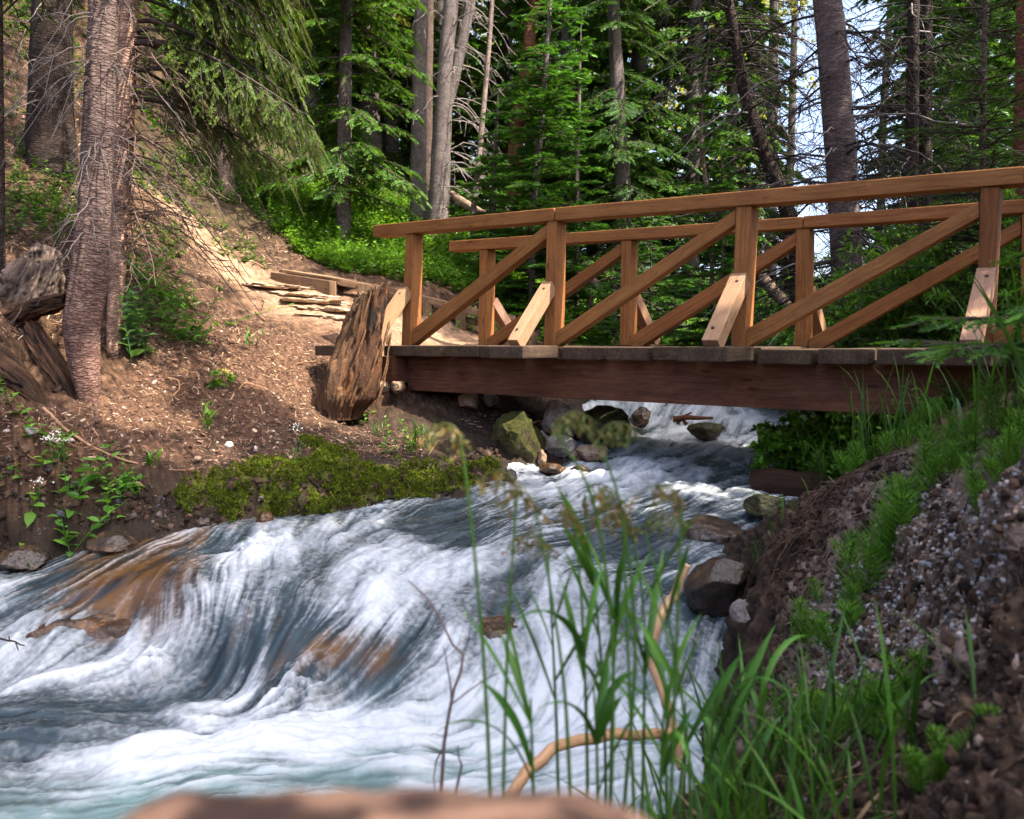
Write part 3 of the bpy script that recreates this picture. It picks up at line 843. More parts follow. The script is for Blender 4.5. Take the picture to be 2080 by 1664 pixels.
def mat_rock(name, a, b, c, moss=0.0, rough=.8, spec=.3, sc=6):
    m, nt, out = new_mat(name)
    L = attr(nt, 'loc').outputs['Vector']
    n1 = noise(nt, L, sc, 7, .68); n2 = noise(nt, L, sc * 9, 4, .6)
    col = ramp(nt, n1, [(.32, a), (.5, b), (.68, c)])
    col = mix(nt, col, ramp(nt, n2, [(.35, (.55,) * 3), (.65, (1.25,) * 3)]), .8, 'MULTIPLY')
    if moss > 0:
        g = N(nt, 'ShaderNodeNewGeometry'); sp = N(nt, 'ShaderNodeSeparateXYZ'); nt.links.new(g.outputs['Normal'], sp.inputs[0])
        ad = N(nt, 'ShaderNodeMath', operation='MULTIPLY_ADD'); nt.links.new(n1, ad.inputs[0]); ad.inputs[1].default_value = 1.6; nt.links.new(sp.outputs[2], ad.inputs[2])
        k = ramp(nt, ad.outputs[0], [(max(0, .98 - moss * .5), (0, 0, 0)), (min(1, 1.12 - moss * .5), (1, 1, 1))])
        col = mix(nt, col, ramp(nt, n2, [(.3, (.012, .015, .005)), (.7, (.058, .058, .013))]), k)
    add = N(nt, 'ShaderNodeMath', operation='MULTIPLY_ADD'); nt.links.new(n2, add.inputs[0]); add.inputs[1].default_value = .35; nt.links.new(n1, add.inputs[2])
    bsdf(nt, out, col, rough, add.outputs[0], .7, .03, spec)
    return m


MR_TAN = mat_rock('tan_rock', (.16, .10, .06), (.30, .20, .13), (.46, .36, .28))
MR_GREY = mat_rock('grey_rock', (.14, .11, .095), (.28, .24, .21), (.48, .42, .37))
MR_WET = mat_rock('wet_rock', (.012, .010, .010), (.045, .03, .02), (.12, .07, .035), 0, .22, .5)
MR_DARK = mat_rock('dark_mossy_rock', (.03, .022, .018), (.08, .058, .042), (.15, .12, .09), .35, .5, .3)
MR_MOSS = mat_rock('mossy_rock', (.03, .025, .015), (.07, .06, .03), (.13, .11, .06), .45, .8, .15)
MR_PATH = mat_rock('path_flagstone', (.34, .23, .15), (.44, .31, .21), (.52, .39, .28), 0, .85, .2, 9)
MR_PALE = mat_rock('pale_stone', (.40, .32, .26), (.55, .47, .41), (.68, .60, .54), 0, .8, .2, 14)
MR_FILM = mat_rock('rock_under_film', (.012, .008, .006), (.055, .026, .010), (.15, .07, .02), 0, .12, .55, 7)


def rock(name, label, cat, px, py, d, dims, mat, seed, sink=.3, rz=0., blocky=.25, tilt=(0, 0), z=None, group=None, hi=True, amp=.28):
    """a boulder: dims = full width, depth, height in metres; (px, py) is the middle of its foot"""
    V, Fc = ICO5 if hi else ICO3
    V = V.copy()
    # planar cuts make it angular
    r2 = np.random.default_rng(seed)
    for k in range(int(10 * blocky * 4)):
        n = unit(r2.normal(size=3)); h = r2.uniform(.62, .9)
        dd = V @ n; V = V - np.clip(dd - h, 0, None)[:, None] * n * .92
    s_ = seed * 7.3
    V = V * (1 + (fbm(V[:, 0] * 1.3 + s_, V[:, 1] * 1.3, V[:, 2] * 1.3, seed, 4)[:, None] - .5) * amp * 1.5 + (fbm(V[:, 0] * 6 + s_, V[:, 1] * 6, V[:, 2] * 6, seed + 3, 3)[:, None] - .5) * .12)
    V = V * np.array(dims) / 2
    M = np.array(Matrix.Rotation(rz, 3, 'Z') @ Matrix.Rotation(tilt[0], 3, 'X') @ Matrix.Rotation(tilt[1], 3, 'Y'))
    V = V @ M.T
    p = at(px, py, d)
    base = p.copy() if z is None else np.array([p[0], p[1], z])
    c = np.array([0, 0, dims[2] * (.5 - sink)])
    mb = MB(); mb.add(V + c, Fc, 0, (1, 1, 1), (V + s_))
    o = mb.build(name, mat, None, base)
    return tag(o, label, cat, group)


rock('abutment_stone', 'rounded tan stone wedged between the stump and bridge beam', 'stone', 808, 800, 6.85, (.13, .14, .12), MR_TAN, 1, .05)
rock('abutment_stone', 'small brown stone half hidden behind the stump under the deck end', 'stone', 782, 794, 6.95, (.11, .11, .11), MR_TAN, 2, .1)
rock('abutment_stone', 'squared tan rock propped under the bridge beam', 'rock', 952, 832, 6.9, (.19, .2, .17), MR_TAN, 3, .05, .3, .5)
rock('abutment_stone', 'greyish rock under the beam just beside the squared tan rock', 'rock', 996, 826, 7.1, (.17, .2, .13), MR_GREY, 4, .05, .2, .4)
rock('boulder', 'pale pinkish boulder on the bank below the bridge beam', 'boulder', 1135, 895, 6.75, (.36, .36, .36), MR_GREY, 5, .1, .4, .5, (0, .3))
rock('boulder', 'large dark wet domed boulder with mossy side in the creek under the bridge', 'boulder', 1225, 905, 6.55, (.46, .46, .36), MR_DARK, 6, .1, .2, .12)
rock('boulder', 'grey rock in front of the pale pinkish boulder at the waterline', 'boulder', 1138, 925, 6.2, (.23, .26, .2), MR_GREY, 7, .2, 1.2, .3)
rock('boulder', 'flat tan wet rock at the foot of the domed dark boulder', 'boulder', 1203, 932, 6.05, (.24, .24, .16), MR_TAN, 8, .25, .3, .5)
rock('boulder', 'small pale stone between mossy bank and grey waterline rock', 'stone', 1103, 905, 6.3, (.09, .1, .13), MR_GREY, 30, .1, .3, .3)
rock('boulder', 'thin tan slab standing in the shallows beside the moss boulder', 'stone', 1100, 948, 5.9, (.07, .12, .16), MR_TAN, 31, .15, .3, .4)
rock('boulder', 'mossy yellow green boulder bulging from the bank under the bridge', 'boulder', 1050, 950, 6.0, (.36, .42, .44), MR_MOSS, 9, .1, .2, .35, amp=.6)
rock('boulder', 'small brown rock at the water edge below the mossy boulder', 'boulder', 1035, 990, 5.4, (.10, .12, .14), MR_WET, 10, .1, .1, .4)
rock('boulder', 'dark rounded rock splitting the small waterfall under the bridge', 'boulder', 1300, 862, 7.6, (.21, .22, .2), MR_WET, 11, .15)
rock('boulder', 'low brown boulder with water spilling over it below the small waterfall', 'boulder', 1432, 886, 6.95, (.33, .3, .15), MR_DARK, 12, .2)
rock('boulder', 'dark wet boulder in the creek beside the overhanging right bank', 'boulder', 1470, 1225, 3.5, (.36, .36, .27), MR_WET, 13, .2, .3, .3)
rock('boulder', 'black wet boulder against the bank behind the dark boulder', 'boulder', 1450, 1100, 4.3, (.36, .36, .2), MR_WET, 14, .35)
rock('boulder', 'flat olive boulder beside the fallen trunk at the right bank', 'boulder', 1556, 1042, 4.5, (.24, .24, .13), MR_DARK, 15, .2)
rock('boulder', 'grey rounded boulder under the bank grass beside the flat olive boulder', 'boulder', 1590, 1085, 4.0, (.24, .24, .17), MR_DARK, 16, .2)
rock('boulder', 'grey speckled stone leaning on the bank at the water edge in the shade', 'boulder', 1530, 1280, 3.1, (.16, .22, .16), MR_GREY, 17, .2, .6, .4, (0, -.6))
rock('boulder', 'orange brown boulder under a thin film of rushing water', 'boulder', 245, 1300, 3.80, (.80, .46, .40), MR_FILM, 18, .57, .25, .25, amp=.55)
rock('boulder', 'brown rock just breaking the rapids in midstream', 'boulder', 1015, 1282, 3.42, (.36, .24, .16), MR_FILM, 19, .62, .3, .2)
rock('boulder', 'small wet rock under the mossy bank at the waterline', 'boulder', 537, 1078, 4.75, (.11, .12, .13), MR_FILM, 20, .15, .3, .4)
rock('boulder', 'dark rock at the far edge of the rapids on the dirt bank', 'boulder', 45, 1150, 4.4, (.3, .3, .16), MR_WET, 21, .3)
rock('boulder', 'wet lumpy rock below the bank where the orange boulder begins', 'boulder', 225, 1118, 4.5, (.26, .26, .14), MR_WET, 22, .3)

for k, (px, py, d, dims, mt, lab) in enumerate([(1085, 885, 6.9, (.16, .18, .13), MR_TAN, 'tan stone tucked under the bank litter behind the mossy boulder'), (1172, 880, 6.9, (.15, .16, .15), MR_GREY, 'grey stone filling the gap beside the domed dark boulder'), (1172, 932, 6.15, (.15, .15, .11), MR_TAN, 'brown stone between the two waterline rocks'), (1125, 962, 5.75, (.20, .18, .10), MR_FILM, 'orange wet slab in the shallows below the waterline rocks'), (1180, 962, 5.7, (.16, .14, .08), MR_WET, 'low dark rock half under the white water near the slab'), (1065, 985, 5.6, (.15, .15, .12), MR_WET, 'dark wet rock at the foot of the mossy boulder'), (1105, 925, 6.2, (.12, .12, .12), MR_GREY, 'small grey stone pinched between boulders at the waterline'),
                                               (1260, 885, 6.9, (.14, .14, .10), MR_WET, 'black rock beside the domed boulder in the foam'), (985, 1005, 5.3, (.12, .12, .10), MR_WET, 'black stone under the overhang of the far bank'), (880, 1020, 5.15, (.14, .12, .09), MR_WET, 'wet stone at the waterline under the hanging grass'), (410, 1072, 4.75, (.14, .12, .09), MR_WET, 'dark stone at the waterline left of the moss')]):
    rock('boulder', lab, 'stone', px, py, d, dims, mt, 40 + k, .22, k * .9, .35, hi=True, amp=.4)
# pale stones on the left bank
for k, (px, py, w_, h_, lab) in enumerate([(62, 880, .085, .05, 'flat white stone beside the long fallen stick'), (465, 908, .06, .05, 'white pebble with round top in the middle of the dirt bank'), (520, 915, .032, .045, 'small upright white pebble beside the round white pebble'),
                                           (402, 935, .07, .04, 'brownish stone on moss at the bank edge'), (145, 897, .05, .03, 'pale tan stone under the near tree roots'), (14, 877, .035, .02, 'small flat white stone in the dirt beside the flat white stone'),
                                           (555, 878, .03, .02, 'little pale pebble near the white flower stalk'), (530, 1020, .05, .05, 'tan pebble lodged between moss cushions'), (445, 974, .04, .03, 'grey pebble on the moss edge')]):
    p = on_ground(px, py); rock('bank_stone', lab, 'stone', px, py, p[1], (w_, w_ * .8, h_), MR_PALE if k not in (3, 8) else MR_TAN, 60 + k, .25, k * .7, .2, hi=False)

# ------------------------------------------------------------------ stump beside the bridge
def stump():
    d = 6.62
    base = at(700, 838, d); top = at(756, 590, d)
    base[2] -= .05
    hgt = top[2] - base[2]
    nu, nv = 260, 200
    th = np.linspace(0, 2 * np.pi, nu, endpoint=False); t = np.linspace(0, 1, nv)
    TH, T = np.meshgrid(th, t)
    r = (.222 - .082 * T + .03 * np.exp(-((T - .35) / .25) ** 2)) * (1 - .25 * smooth(.18, 0, T) * (1 + np.cos(TH)))
    c, s_ = np.cos(TH), np.sin(TH)
    r = r * (1 + .30 * (fbm(c * 1.6 + 5, s_ * 1.6, T * 1.3, 81, 3) - .5) + .20 * (fbm(c * 3, s_ * 3 + 2, T * 2.6, 82, 4, .6) - .5) + .10 * (fbm(c * 16, s_ * 16, T * 6, 83, 3) - .5))
    r = r - .04 * smooth(.52, .62, fbm(c * 3 + 9, s_ * 3, T * 3.5, 84, 3)) + .03 * (fbm(c * 9, s_ * 9, T * 9, 89, 4, .65) - .5)
    topn = 1 + (fbm(c * 2.5, s_ * 2.5, T * 0, 85, 3) - .5) * .16 + (fbm(c * 9, s_ * 9, T * 0, 86, 2) - .5) * .07 + .05 * c 
    ax = np.stack([(top[0] - base[0]) * T ** 1.3, (top[1] - base[1]) * T, hgt * T * topn], -1)
    V = ax + np.stack([r * c, r * s_ * .9, np.zeros_like(r)], -1)
    i = np.arange(nv - 1)[:, None]; j = np.arange(nu)[None]; j2 = (j + 1) % nu
    Q = np.stack([i * nu + j, i * nu + j2, (i + 1) * nu + j2, (i + 1) * nu + j], -1).reshape(-1, 4)
    mb = MB()
    flat = V.reshape(-1, 3)
    loc = np.stack([flat[:, 2] * 2.6 + .15 * fbm(flat[:, 0] * 8, flat[:, 1] * 8, flat[:, 2] * 3, 7), TH.ravel() * .2, r.ravel()], 1)
    n1 = fbm(c * 3 + 9, s_ * 3, T * 3.5, 84, 3).ravel(); n2 = fbm(c * 2, s_ * 2, T * 2 + 4, 88, 4).ravel()
    k = smooth(.45, .6, n1)[:, None]; g = smooth(.5, .62, n2)[:, None]
    col = np.array([1.0, .85, .72]) * (1 - k) + np.array([.22, .15, .11]) * k
    q_ = flat * np.array([1, 1, .55])
    a1 = fbm(q_[:, 0] * 7 + 3, q_[:, 1] * 7, q_[:, 2] * 7, 301, 4, .6)[:, None]; a2 = fbm(q_[:, 0] * 22, q_[:, 1] * 22, q_[:, 2] * 9, 302, 4, .65)[:, None]; a3 = fbm(q_[:, 0] * 60, q_[:, 1] * 60, q_[:, 2] * 14, 303, 3, .6)[:, None]
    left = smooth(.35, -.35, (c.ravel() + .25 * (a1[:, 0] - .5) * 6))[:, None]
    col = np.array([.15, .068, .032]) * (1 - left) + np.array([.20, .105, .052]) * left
    rot = smooth(.50, .62, a1 + .25 * (a2 - .5) - .12 * left); col = col * (1 - rot) + np.array([.035, .02, .013]) * rot
    og = smooth(.56, .66, a2 + .3 * (a1 - .5)) * (1 - left * .6); col = col * (1 - og) + np.array([.26, .105, .035]) * og
    col = col * (.2 + 1.0 * a3) * (.35 + .75 * a2)
    mb.add(flat, Q, 0, col, loc)
    # sunken top
    ring = V[-1]; cen = ring.mean(0)
    inner = cen + (ring - cen) * .55 + np.array([0, 0, -.05]) + rng.normal(0, .012, ring.shape)
    n0 = nu
    tv = np.concatenate([ring, inner, [cen - np.array([0, 0, .07])]])
    q = np.array([[a, (a + 1) % nu, nu + (a + 1) % nu, nu + a] for a in range(nu)])
    mb.add(tv, q, 0, (.17, .11, .07), tv)
    b0 = mb.n - len(tv)
    mb.F3.append(np.array([[b0 + nu + a, b0 + nu + (a + 1) % nu, b0 + 2 * nu] for a in range(nu)])); mb.M3.append(np.zeros(nu, int)); mb.S3.append(np.ones(nu, bool))
    M_STUMP = mat_col('stump_fibres', .75, 45, .7, .9, .012, .25)
    root = thing('tree_stump', 'weathered splintered stump standing beside the left end of the footbridge', 'stump', base)
    mb.build('stump_wood', M_STUMP, root)
    # peeling splinters
    P, Rr = [], []
    for k in range(26):
        a = rng.uniform(np.pi * 1.45, np.pi * 2.1); t0 = rng.uniform(.05, .8); ln = rng.uniform(.06, .22)
        tt = np.linspace(0, 1, 5)
        z = t0 + tt * ln / hgt; rr = np.interp(z, [0, .35, 1], [.21, .235, .16]) + .006 + .03 * tt * rng.random()
        P.append(np.stack([(top[0] - base[0]) * z + rr * np.cos(a + tt * .1), rr * .9 * np.sin(a + tt * .1), z * hgt], 1)); Rr.append(np.array([.003, .008, .009, .007, .001]) * rng.uniform(.6, 1.4))
    v, q = tubes(P, Rr, 4); mb = MB(); mb.add(v, q, 0, (.16, .085, .04), v); mb.build('splinters', M_STUMP, root)


stump()

# ------------------------------------------------------------------ timber edging of the path beyond the bridge
def timber(parent, name, a, b, h, th, org, col=(1, 1, 1)):
    """a: left end top-front point, b: right end; h height, th depth away"""
    d = unit(b - a); back = unit(np.cross(np.array([0, 0, 1.0]), d)); back = back if back[1] > 0 else -back
    return board(name, [a, b, b - np.array([0, 0, h]), a - np.array([0, 0, h])], th, M_TIMBER, parent, col, .008, org, vec=back)


def edging():
    o = at(560, 580, 9.3)
    r = thing('timber_retaining_edge', 'short grey brown timber ledge with a capped board above the stone steps', 'timber edging', o)
    a, b = at(549, 552, 9.35), at(668, 570, 8.95)
    timber(r, 'board', a, b, .16, .1, o, (.85, .8, .8))
    a2, b2 = at(566, 546, 9.36), at(690, 566, 8.96); timber(r, 'cap_board', a2, b2, .035, .3, o, (1.3, 1.25, 1.15))
    p = at(668, 570, 8.93); q = at(681, 571, 8.93); timber(r, 'end_post', p, q, .17, .12, o, (1.05, 1, .95))
    o = at(860, 640, 8.9)
    r = thing('timber_retaining_edge', 'long timber edging rail running behind the bridge posts below the leafy slope', 'timber edging', o)
    pts = [(690, 566, 8.96), (800, 585, 8.9), (905, 612, 8.75), (970, 628, 8.7), (1045, 642, 8.65)]
    for (k, p), q in zip(enumerate(pts), pts[1:]):
        timber(r, 'rail_board', at(*p), at(*q) , .075, .12, o, (1.1, 1.05, 1)) 
    for x, y, d in [(858, 603, 8.8), (925, 622, 8.68), (725, 574, 8.9)]:
        a = at(x, y, d); b = at(x + 20, y + 3, d); timber(r, 'post', a, b, .26, .1, o, (.8, .8, .75))
    for p, q in (((870, 622, 8.85), (965, 648, 8.75)),):
        timber(r, 'lower_board', at(*p), at(*q), .07, .1, o, (.8, .75, .7))


edging()

# flagstone steps on the path: thin ragged slabs, each a thing of its own
for k, (px, py, d, w_, dp, lab) in enumerate([(590, 585, 9.0, .95, .5, 'topmost broad thin flagstone step below the timber ledge'), (605, 600, 8.75, .75, .4, 'second flagstone step from the top of the dirt path'), (630, 613, 8.55, .7, .4, 'third cracked flagstone step down the dirt path'),
                                        (645, 628, 8.3, .62, .35, 'fourth narrow flagstone step on the dirt path'), (655, 645, 8.1, .5, .3, 'lowest flagstone step nearest the stump')]):
    p = on_ground(px, py)
    V, Fc = ICO5; V = V.copy()
    V = V / np.maximum(np.abs(V).max(1, keepdims=True), 1e-6) * .6 + V * .4
    n = fbm(V[:, 0] * 3 + k * 5, V[:, 1] * 3, V[:, 2] * .5, 90 + k, 4)
    V = V * np.array([w_ / 2, dp / 2, .022]) * np.stack([1 + (n - .5) * 1.0, 1 + (n - .5) * 1.6, 1 + 0 * n], 1)
    V[:, 2] += (fbm(V[:, 0] * 7, V[:, 1] * 14, seed=95 + k) - .5) * .03 - V[:, 0] * .06; V = V @ np.array(Matrix.Rotation(rng.normal(0, .16), 3, 'Z')).T
    mb = MB(); mb.add(V, Fc, 0, (1, 1, 1), V)
    tag(mb.build('flagstone_step', MR_PATH, None, p + np.array([0, .08, .004])), lab, 'stone step')

# ------------------------------------------------------------------ sticks, logs
def stick(name, label, cat, pts, r0, r1, mat, col=(1, 1, 1), sides=7, sub=6, wob=.012, lift=0., side=(), group=None, parent=None):
    """pts: world points"""
    P = np.array(pts, float)
    t = np.linspace(0, len(P) - 1, (len(P) - 1) * sub + 1); q = np.stack([np.interp(t, np.arange(len(P)), P[:, i]) for i in range(3)], 1)
    for _ in range(2): q[1:-1] = (q[:-2] + 2 * q[1:-1] + q[2:]) / 4
    sd = rng.integers(999); tt = np.arange(len(q)) * .35
    q += np.stack([fbm(tt + 3, tt * 0 + i * 9, seed=int(sd)) - .5 for i in range(3)], 1) * wob
    q[:, 2] += lift
    org = q[0].copy()
    rr = np.linspace(r0, r1, len(q)) * (1 + .18 * (fbm(tt * 2, tt * 0, seed=int(sd) + 5) - .5))
    v, f = tubes(q - org, rr, sides); mb = MB(); L = np.concatenate([[0], np.cumsum(np.linalg.norm(np.diff(q, axis=0), axis=1))])
    th = np.tile(np.arange(sides) / sides * 6.28, len(q)); lr = np.repeat(rr, sides); ll = np.repeat(L, sides)
    loc = np.stack([ll, np.cos(th) * lr, np.sin(th) * lr], 1) + sd
    mb.add(v, f, 0, col, loc)
    for e, rv in ((0, 1), (len(q) - 1, 0)):         # ends
        c = np.concatenate([v[e * sides:(e + 1) * sides], [v[e * sides:(e + 1) * sides].mean(0)]])
        mb.add(c, np.array([[(i + 1) % sides, i, sides] if rv else [i, (i + 1) % sides, sides] for i in range(sides)]), 0, np.array(col) * 1.3, c + sd)
    for pts2, ra, rb in side:
        p2 = np.array(pts2, float) - org; vv, ff = tubes(p2, np.linspace(ra, rb, len(p2)), 5); mb.add(vv, ff, 0, col, vv + sd)
    o = mb.build(name, mat, parent, org if parent is None else None)
    return tag(o, label, cat, group) if parent is None else o


def gpts(pp, up=.01):
    return [on_ground(*p) + np.array([0, 0, up]) for p in pp]


M_STICK = mat_wood('stick_wood', (.34, .23, .15), (.2, .12, .075), .5, .8, .5, 2)
stick('fallen_stick', 'long thin bare stick curving across the dirt bank', 'stick', gpts([(88, 832), (130, 875), (185, 910), (240, 935), (300, 950), (360, 960), (395, 955)]), .011, .004, M_STICK, (1.5, 1.35, 1.25))
stick('fallen_stick', 'short curved dark stick beside the long bare stick', 'stick', gpts([(215, 920), (245, 917), (272, 908)]), .007, .004, M_STICK, (.4, .35, .35))
stick('fallen_stick', 'thin forked stick lying toward the white flowers', 'stick', gpts([(22, 900), (60, 930), (110, 960)]), .006, .003, M_STICK, (.9, .8, .7))
stick('fallen_stick', 'pale root hooping over the dirt near the stump', 'stick', [p + np.array([0, 0, z]) for p, z in zip(gpts([(340, 770), (362, 782), (365, 800), (350, 808)]), (0, .02, .02, 0))], .006, .005, M_STICK, (1.2, 1, .8))
stick('fallen_stick', 'pale twig on the dirt between stump and tree', 'stick', gpts([(485, 795), (495, 780), (520, 783)]), .006, .004, M_STICK, (1.5, 1.3, 1.1))
stick('fallen_stick', 'straight little twig lying on the path edge', 'stick', gpts([(520, 635), (530, 648), (540, 655)]), .007, .005, M_STICK, (.7, .6, .5))
stick('fallen_stick', 'thin root arching beside the stump foot', 'stick', [p + np.array([0, 0, z]) for p, z in zip(gpts([(600, 742), (640, 748), (660, 770), (664, 795)]), (0, .05, .05, .0))], .007, .004, M_STICK, (1.2, 1, .85))
stick('fallen_stick', 'brown stick at the moss edge of the bank', 'stick', gpts([(505, 930), (530, 950), (548, 975)]), .006, .004, M_STICK, (1.1, .8, .7))
# fallen pale trunks beyond the bridge
stick('fallen_log', 'pale bare fallen trunk slanting down behind the bridge rails', 'log', [at(900, 386, 12.2), at(975, 432, 11.6), at(1060, 483, 10.9), at(1130, 525, 10.3), at(1215, 578, 9.7)], .06, .045, M_GREYWOOD, (2.0, 1.75, 1.5), 9)
stick('fallen_log', 'grey fallen trunk leaning behind the middle bridge diagonals', 'log', [at(1530, 540, 9.3), at(1570, 590, 9.0), at(1610, 635, 8.8), at(1650, 690, 8.6)], .06, .06, M_GREYWOOD, (1.5, 1.3, 1.2), 9)
stick('dead_stub', 'grey upright dead stub between the bridge posts', 'stump', [at(1192, 740, 10), at(1197, 640, 10), at(1200, 590, 10)], .05, .04, M_GREYWOOD, (1.4, 1.25, 1.1), 9)
stick('fallen_log', 'brown fallen trunk lying along the right waterline under the ferns', 'log', [at(1538, 985, 5.1), at(1600, 985, 5.0), at(1665, 990, 4.95)], .10, .10, M_OLD, (.2, .14, .11), 18, wob=.05)
stick('drift_wood', 'tangle of brown driftwood caught on the waterfall rocks', 'driftwood', [at(1368, 852, 7.2), at(1400, 848, 7.2), at(1448, 850, 7.25)], .03, .012, M_OLD, (.9, .5, .35), 7,
      side=[([at(1375, 862, 7.2), at(1390, 845, 7.2), at(1405, 838, 7.2)], .014, .006), ([at(1395, 862, 7.2), at(1385, 850, 7.2)], .02, .01), ])
stick('drift_wood', 'thin stick reaching out from the dark rock in the waterfall', 'driftwood', [at(1312, 858, 7.45), at(1290, 866, 7.3), at(1255, 872, 7.2)], .008, .004, M_OLD, (.9, .5, .35), 6)
# big log just in front of the lens
lg = [at(x, y, d_) for x, y, d_ in ((60, 1800, .30), (150, 1710, .295), (260, 1668, .29), (430, 1662, .29), (620, 1648, .285), (900, 1652, .285), (1150, 1656, .28), (1330, 1684, .28), (1470, 1760, .28))]


def near_log():
    nu, nv = 64, 110
    P = np.array(lg); t = np.linspace(0, 1, nv); q = np.stack([np.interp(t, np.linspace(0, 1, len(P)), P[:, i]) for i in range(3)], 1)
    for _ in range(8): q[1:-1] = (q[:-2] + q[1:-1] * 2 + q[2:]) / 4
    th = np.arange(nu) / nu * 2 * np.pi; T, TH = np.meshgrid(t, th, indexing='ij')
    x = q[:, 0][:, None] + 0 * TH
    rad = .07 * (1 + .22 * (fbm(x * 26, np.cos(TH) * 1.5, np.sin(TH) * 1.5, 101, 4) - .5)) * np.sqrt(np.clip(1 - (2 * T - 1) ** 8, .0, 1))
    V = q[:, None] - np.array([0, 0, .07]) + np.stack([0 * TH, rad * np.cos(TH), rad * np.sin(TH)], -1)
    i = np.arange(nv - 1)[:, None]; j = np.arange(nu)[None]; j2 = (j + 1) % nu
    Q = np.stack([i * nu + j, i * nu + j2, (i + 1) * nu + j2, (i + 1) * nu + j], -1).reshape(-1, 4)
    Vf = V.reshape(-1, 3); n = fbm(Vf[:, 0] * 30, Vf[:, 1] * 60, Vf[:, 2] * 60, 103, 4)[:, None]
    col = np.array([.014, .007, .006]) * (1 - smooth(.42, .6, n)) + np.array([.11, .065, .047]) * smooth(.42, .6, n)
    mb = MB(); mb.add(Vf, Q, 0, col); mb_o = mb.build('fallen_log', mat_col('peeled_log', .8, 40, .5, .4))
    tag(mb_o, 'reddish peeled log lying out of focus along the bottom edge', 'log')


near_log()

# ------------------------------------------------------------------ conifers
def needle_twig(n, ln, wd, ang=52, droop=.0, seed=0):
    """one twig of length 1 along x, needles in the xy plane with some lift; triangles"""
    r = np.random.default_rng(seed); V, Fc = [], []
    V += [(0, -.012, 0), (1, 0, -droop), (0, .012, 0)]; Fc.append((0, 1, 2))
    for k in range(n):
        t = .04 + .93 * k / n
        for sg in (-1, 1, 0):
            if sg == 0 and k % 2: continue
            l = ln * (1 - .35 * t) * r.uniform(.8, 1.15); a = R(ang) * (1 - .35 * t)
            p = np.array([t, 0, -droop * t * t])
            d = np.array([math.cos(a), sg * math.sin(a), .25 * r.normal() + (.55 if sg == 0 else .12)]); d /= np.linalg.norm(d)
            nrm = np.array([-d[1], d[0], 0]) if sg else np.array([0, 1.0, 0])
            b = len(V)
            V += [tuple(p - nrm * wd * .5), tuple(p + d * l), tuple(p + nrm * wd * .5)]; Fc.append((b, b + 1, b + 2))
    b = len(V); V += [(.93, -wd * .6, -droop * .9), (1 + ln * .55, 0, -droop), (.93, wd * .6, -droop * .9)]; Fc.append((b, b + 1, b + 2))
    return np.array(V), np.array(Fc)


TW_FAR = needle_twig(5, .42, .34, 50, .05, 1)
TW_MID = needle_twig(8, .33, .17, 52, .06, 2)
TW_NEAR = needle_twig(14, .19, .06, 55, .08, 3)


def rot_about(v, axis, ang):
    c, s_ = np.cos(ang)[..., None], np.sin(ang)[..., None]
    return v * c + np.cross(axis, v) * s_ + axis * (np.sum(axis * v, -1, keepdims=True)) * (1 - c)


def sprays(r, mb, P0, D, UP, L, twig, tl, gap, c0, c1, hang, tipcol=.6, mi=1, wood=True, seccurve=.15):
    """secondary shoots P0 (k,3), direction D, length L: fill each with needle twigs either side"""
    k = len(P0); n = np.maximum(2, (L / gap).astype(int)); idx = np.repeat(np.arange(k), n)
    f = (np.concatenate([np.arange(m) for m in n]) + r.random(len(idx)) * .7) / n[idx]
    sg = np.where(r.random(len(idx)) < .5, -1, 1)
    droop = np.array([0, 0, -1.0])
    X = unit(D)[idx]; U = UP[idx]
    p = P0[idx] + X * (L[idx] * f)[:, None] + droop * (hang * L[idx] * f * f)[:, None]
    a = sg * (R(48) + r.normal(0, .18, len(idx))) * (1 - .45 * f)
    d = rot_about(X, unit(U), a); d = unit(d + droop * hang * .8 + r.normal(0, .10, d.shape))
    sc = tl * (1 - .35 * f) * r.uniform(.7, 1.25, len(idx))
    x, y, z = frame(d, U + r.normal(0, .35, d.shape))
    V, Fc = place(twig[0], twig[1], x, y, z, p, sc)
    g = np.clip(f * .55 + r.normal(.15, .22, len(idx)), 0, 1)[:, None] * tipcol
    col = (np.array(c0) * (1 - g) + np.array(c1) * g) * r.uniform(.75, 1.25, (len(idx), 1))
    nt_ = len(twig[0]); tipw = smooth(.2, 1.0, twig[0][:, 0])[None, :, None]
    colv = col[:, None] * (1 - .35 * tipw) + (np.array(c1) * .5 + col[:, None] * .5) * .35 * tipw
    mb.add(V, Fc, mi, colv.reshape(-1, 3), smooth=False)
    if wood:
        t = np.linspace(0, 1, 4); Pp = P0[:, None] + unit(D)[:, None] * (L[:, None] * t)[..., None] + droop * (hang * L[:, None] * t * t)[..., None]
        v, q = tubes(Pp, np.linspace(.006, .002, 4)[None] * np.ones((k, 1)) * 1.0, 3); mb.add(v, q, 0, (.07, .05, .04))


